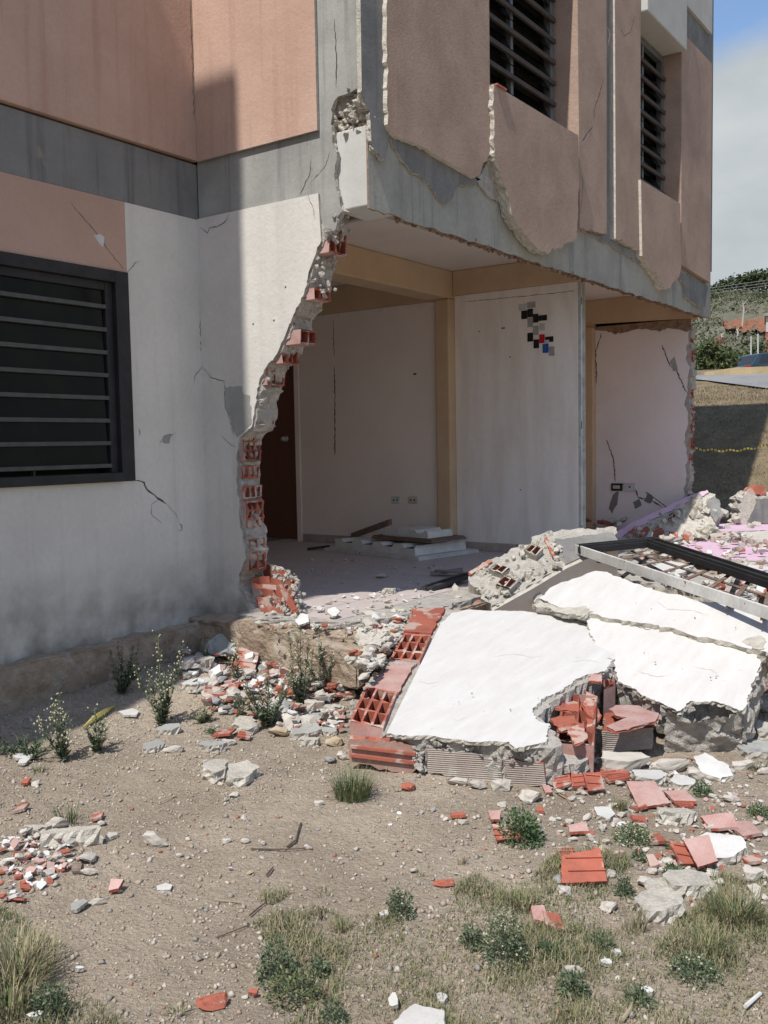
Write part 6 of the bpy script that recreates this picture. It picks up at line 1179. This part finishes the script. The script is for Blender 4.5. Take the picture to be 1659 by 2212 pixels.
# lawn patches: sampled over the ground, denser in clumps
gpoly = [(500, 2010), (640, 1950), (760, 1965), (880, 1990), (960, 1930), (1040, 1890), (1160, 1890), (1230, 1850), (1330, 1850), (1340, 1960), (1420, 2010), (1500, 1950), (1570, 1890), (1700, 1860), (1900, 2000), (1900, 2500), (450, 2500), (520, 2260), (700, 2212), (620, 2120)]
gpoly2 = [(-200, 1990), (60, 2000), (150, 2080), (180, 2140), (260, 2190), (330, 2260), (-200, 2300)]
K_ = 560000; px = nr.uniform(1.8, 4.9, K_); py = nr.uniform(-3.7, -.6, K_)
uv = (np.stack([px, py, np.full(K_, -.38)], -1) - C) @ R.T; uu = 830 + FV * uv[:, 0] / uv[:, 1]; vv_ = 1106 - FV * uv[:, 2] / uv[:, 1]
def inp(us, vs, q):
    c = np.zeros(len(us), bool); n = len(q)
    for i in range(n):
        (x1, y1), (x2, y2) = q[i], q[(i + 1) % n]
        if y1 != y2: c ^= ((y1 > vs) != (y2 > vs)) & (us < (x2 - x1) * (vs - y1) / (y2 - y1) + x1)
    return c
jx = uu + 45 * (vnoise(px * 7, py * 7, 11) - .5) * 2; jy = vv_ + 40 * (vnoise(px * 7, py * 7, 12) - .5) * 2
den = sstep(.36, .72, .6 * vnoise(px * 3.4, py * 3.4, 13) + .4 * vnoise(px * 9, py * 9, 14)); dens2 = .26 + .74 * den
ok = (inp(jx, jy, gpoly) & (nr.random(K_) < dens2 * .72)) | (inp(jx, jy, gpoly2) & (nr.random(K_) < dens2 * .4)) | (nr.random(K_) < .0012)
px, py, den = px[ok], py[ok], den[ok]; n = len(px)
V, F = blades(px, py, 3, nr.uniform(.014, .048, n) * (.6 + .6 * den), nr.uniform(.0014, .0034, n), nr.uniform(.5, 2.3, n), nr.uniform(0, 6.28, n), gz(px, py) - .002)
gm = vnoise(px * 1.6, py * 1.6, 15); rr_ = nr.random(n); mi = np.where(rr_ < .10 + .30 * gm, 0, np.where(rr_ < .52, 1, 2)).repeat(3)
tag(fastmesh('short_grass', V, F, [GR1, GR3, GR2], mi), kind='stuff')
# dry grass on the slope beyond the building
K_ = 30000; px = nr.uniform(-3.5, 2.8, K_); py = nr.uniform(7.2, 14.5, K_); V, F = blades(px, py, 2, nr.uniform(.03, .08, K_), nr.uniform(.004, .010, K_), nr.uniform(.5, 2.2, K_), nr.uniform(0, 6.28, K_), gz(px, py) - .01)
tag(fastmesh('slope_grass', V, F, [mat('slope_blade_brown', (.22, .165, .10), (.16, .125, .075), 9, bump=0, fine=0), GR2], nr.choice(2, K_, p=[.65, .35]).repeat(2)), kind='stuff')
# ------------------------------------------------------------------ weeds
def weed(u, v, w, h, label, stems=6, leafn=60, flowers=0, mleaf=None, group='weeds', name='weed', ll=.040, dz=0):
    c = ghit(u, v, dz); c[2] += dz; d = dist(c); W_ = w * d / FV; H = h * d / FV; e = empty(name, c, label=label, cat='weed', group=group); st = MB(); lf = MB(); fl_ = MB()
    for s_ in range(stems):
        a = rnd.uniform(0, 6.28); hh = H * (1 if s_ == 0 else rnd.uniform(.45, .92)); rr = W_ * .75 * rnd.uniform(.25, .95) if s_ else W_ * .05; ex = RG * math.cos(a) * rr + FW * math.sin(a) * rr * .7
        pts = [np.array([0, 0, -.01]), ex * .42 + [0, 0, hh * .36], ex * .78 + [0, 0, hh * .68], ex + [0, 0, hh]]; st.tube(pts, [.0036, .003, .0022, .001], n=4)
        for k in range(int(leafn * 2.2)):
            t = rnd.uniform(.04, .98); q = t * 3; i = min(2, int(q)); p = pts[i] + (pts[i + 1] - pts[i]) * (q - i); aa = rnd.uniform(0, 6.28); L_ = ll * rnd.uniform(.5, 1.2) * (1.15 - t * .7)
            dd = np.array([math.cos(aa), math.sin(aa), rnd.uniform(.1, 1.1)]); dd /= np.linalg.norm(dd); sd = np.cross(dd, (0, 0, 1)); sd /= np.linalg.norm(sd); ww = L_ * .13
            lf.add([p, p + dd * L_ * .5 + sd * ww, p + dd * L_, p + dd * L_ * .5 - sd * ww], [(0, 1, 2, 3)], rnd.randrange(2))
        for k in range(flowers):
            t = rnd.uniform(.62, 1.02); i = 2; q = t * 3 - 2; p = pts[2] + (pts[3] - pts[2]) * q + np.array([rnd.gauss(0, 1), rnd.gauss(0, 1), rnd.gauss(0, 1)]) * ll * .45; r = .0058 * rnd.uniform(.6, 1.3)
            fl_.add([p + [r, 0, 0], p + [0, r, 0], p - [r, 0, 0], p - [0, r, 0], p + [0, 0, r * 1.2], p - [0, 0, r * 1.2]], [(0, 1, 4), (1, 2, 4), (2, 3, 4), (3, 0, 4), (1, 0, 5), (2, 1, 5), (3, 2, 5), (0, 3, 5)])
    st.build('stem', LEAFM, e); lf.build('leaves', mleaf or [LEAFD, LEAFM], e)['kind'] = 'stuff'
    if fl_.v: fl_.build('flower_heads', FLOW, e)['kind'] = 'stuff'
    return e
weed(350, 1568, 90, 195, 'tall flowering weed at the edge of the shade by the wall', 8, 70, 14)
weed(140, 1645, 100, 140, 'weed with cream fluffy heads at the left in the half shade', 7, 34, 14); weed(210, 1625, 90, 90, 'leaning green weed right of the fluffy headed one', 5, 40, 4)
weed(262, 1500, 90, 110, 'dark bushy weed in the shade against the foundation', 9, 50, 1, [LEAFD, LEAFD]); weed(580, 1570, 130, 150, 'spreading weed in front of the rubble pile centre', 9, 50, 3)
weed(650, 1530, 90, 180, 'tallest weed with pale heads right of the pile centre', 8, 60, 12); weed(690, 1500, 50, 150, 'second tall weed leaning beside the tallest one', 4, 50, 10)
weed(515, 1480, 50, 100, 'thin weed with round heads in the upper pile', 3, 26, 6); weed(748, 1478, 90, 120, 'thin branching weed near the open clay blocks', 5, 22, 1)
weed(450, 1440, 30, 60, 'small dark weed in front of the leaning grey plate', 2, 22, 0, [LEAFD, LEAFD]); weed(520, 1560, 40, 60, 'low weed left of the cream concrete chunk', 4, 22, 0)
weed(440, 1560, 60, 34, 'dry low weed on the soil left of the cream chunk', 7, 18, 0, [GR3, LEAFM]); weed(60, 1640, 140, 50, 'shaded low weeds at the far left under the wall', 14, 24, 0, [LEAFD, LEAFD])
def clump(u, v, w, h, label, n=900, mats=None, flowers=0, group='low leafy plants', name='leafy_plant', lf=.012):
    c = ghit(u, v); d = dist(c); W_ = w * d / FV; H = h * d / FV * .95; e = empty(name, c, label=label, cat='plant', group=group); b = MB(); f = MB(); s = MB()
    for k in range(9):
        a = k * .7; q = np.array([math.cos(a) * W_ * .3, math.sin(a) * W_ * .25, H * .6]); s.tube([(0, 0, -.01), q * [.5, .5, .6], q], [.002, .0016, .001], n=4)
    for _ in range(n):
        t = nr.normal(size=3); t /= np.linalg.norm(t); t[2] = abs(t[2]); q = t * np.array([W_ * .5, W_ * .42, H]) * nr.uniform(.15, 1) ** .5 * (1 + .25 * mnoise.noise(Vector(t * 3)))
        dd = t + nr.normal(size=3) * .6; dd /= np.linalg.norm(dd); sd = np.cross(dd, nr.normal(size=3)); sd /= np.linalg.norm(sd) + 1e-9; L_ = lf * nr.uniform(.5, 1.3)
        b.add([q, q + dd * L_ * .55 + sd * L_ * .22, q + dd * L_, q + dd * L_ * .55 - sd * L_ * .22], [(0, 1, 2, 3)], int(nr.integers(0, 2)))
    for _ in range(flowers):
        t = nr.normal(size=3); t /= np.linalg.norm(t); t[2] = abs(t[2]); p = t * np.array([W_ * .5, W_ * .42, H]) * nr.uniform(.8, 1.05); r = .004 * nr.uniform(.7, 1.2)
        f.add([p + [r, 0, 0], p + [0, r, 0], p - [r, 0, 0], p - [0, r, 0], p + [0, 0, r], p - [0, 0, r]], [(0, 1, 4), (1, 2, 4), (2, 3, 4), (3, 0, 4), (1, 0, 5), (2, 1, 5), (3, 2, 5), (0, 3, 5)])
    s.build('stem', LEAFM, e); b.build('leaves', mats or [LEAFD, LEAFM], e)['kind'] = 'stuff'
    if f.v: f.build('flower_heads', FLOW, e)['kind'] = 'stuff'
    return e
G2 = mat('fresh_leaf', (.075, .14, .05), (.10, .17, .07), 30, bump=0, fine=0, rough=.6)
clump(1128, 1822, 88, 76, 'green lobed leaf plant behind the curved red tile', 1300, [G2, LEAFD], lf=.016); clump(866, 1978, 60, 58, 'small green leafy clump with buds on bare soil', 700, [LEAFD, LEAFM], 30)
clump(1368, 1820, 86, 38, 'low flowering mat plant right of the leafy plant', 900, [G2, LEAFM], 50); clump(1457, 1893, 46, 22, 'flat green plant above the wide cream chunk', 400, [G2, LEAFD]); clump(1382, 1858, 30, 20, 'tiny grey green plant above the smaller cream chunk', 260, [LEAFD, LEAFM])
clump(1480, 1850, 26, 18, 'tiny plant left of the red half of the split shard', 220, [G2, LEAFD]); clump(1452, 1834, 24, 14, 'tiniest plant beside the triangular red bit', 160, [G2, LEAFD]); clump(1518, 1718, 40, 28, 'small round plant right of the white chunk pair', 380, [G2, LEAFD]); clump(1642, 1766, 50, 26, 'green plant at the right edge above the pink plates', 420, [G2, LEAFD])
clump(1092, 2080, 95, 118, 'flowering bush dotted with tiny white blooms in the grass', 1700, [LEAFD, LEAFM], 60, lf=.011); clump(1020, 2045, 55, 45, 'grey green weed left of the flowering bush', 500, [LEAFD, LEAFM]); clump(1240, 2150, 60, 50, 'blue green leafy weed below the crumbling white lump', 500, [LEAFD, LEAFM], lf=.014)
clump(600, 2120, 90, 90, 'dark weed bush at the lower left of the grass', 1100, [LEAFD, LEAFM]); clump(640, 2165, 120, 60, 'dark twiggy bush below it casting a deep shadow', 1000, [LEAFD, GR3]); clump(690, 2110, 50, 40, 'green weed right of the dark weed bush', 380, [LEAFD, LEAFM])
clump(110, 2195, 75, 66, 'blue green weed at the bottom left corner', 700, [LEAFD, LEAFM], lf=.014); clump(1350, 1935, 36, 50, 'weed right of the big ridged red tile', 380, [LEAFD, LEAFM]); clump(1300, 2050, 60, 30, 'low dark weed left of the white round fragment', 420, [LEAFD, LEAFM])
clump(1185, 2070, 60, 34, 'dark low weed right of the flowering bush', 400, [LEAFD, LEAFD]); clump(1500, 2110, 100, 40, 'grey green weed patch in the lower right grass', 800, [LEAFD, LEAFM], 20); clump(720, 2205, 60, 40, 'weed at the bottom edge left of the folded white scrap', 380, [LEAFD, LEAFM]); clump(1380, 2170, 60, 40, 'small weed under the white crumpled scrap', 320, [LEAFD, LEAFM]); clump(455, 1585, 24, 14, 'rosette weed in front of the cream chunk', 120, [G2, LEAFD])
# twigs, stick, husk, pipe
def twig(pts, r, label, m=TWIG, name='twig', cat='twig', group='twigs'):
    b = MB(); ps = [ghit(u, v) + [0, 0, .006 + r] for u, v in pts]; b.tube(ps, [r * (1 - .4 * i / len(ps)) for i in range(len(ps))], n=6); tag(b.build(name, m), label, cat, group)
twig([(542, 1839), (600, 1840), (660, 1838)], .003, 'straight twig lying crosswise on the bare soil'); twig([(621, 1835), (640, 1820), (645, 1800), (650, 1783)], .004, 'bent twig standing off the straight one'); twig([(577, 1896), (590, 1880)], .004, 'short dark twig below the straight one')
twig([(540, 1983), (560, 1966), (575, 1955), (572, 1947)], .003, 'curled twig lower centre'); twig([(465, 1949), (520, 1955)], .0025, 'thin straw left of the curled twig', GR2); twig([(690, 1970), (694, 1991)], .005, 'short thick dark twig above the grass'); twig([(468, 2031), (540, 2003)], .002, 'thin twig left of the grass edge'); twig([(340, 1740), (382, 1722)], .002, 'thin straw on soil above the beige stone', GR2)
twig([(1205, 1718), (1225, 1730), (1235, 1748), (1228, 1752)], .003, 'curved dry stalk below the orange shards', GR2); twig([(1610, 2184), (1643, 2155)], .006, 'grey plastic stick at the lower right', PLASTIC, 'plastic_stick', 'stick', None); twig([(1345, 2212), (1362, 2190), (1368, 2165)], .006, 'dry brown stalk at the bottom right', GR2)
b = MB(); q = [ghit(u, v) + [0, 0, .02] for u, v in ((180, 1580), (205, 1560), (230, 1543), (250, 1530))]; b.tube(q, [.004, .018, .014, .004], n=6); tag(b.build('dry_husk', flat('yellow_husk', (.40, .34, .12))), 'yellow green dry husk at the border of the shade', 'husk')
b = MB(); c = ghit(160, 1886) + [0, 0, .015]; b.tube([c, c + RG * .03], .018, n=12); b.tube([c - RG * .004, c + RG * .001], .012, n=10); tag(b.build('rusty_ring', GRILL), 'rusty ring beside the stacked pair of stones', 'pipe ring')
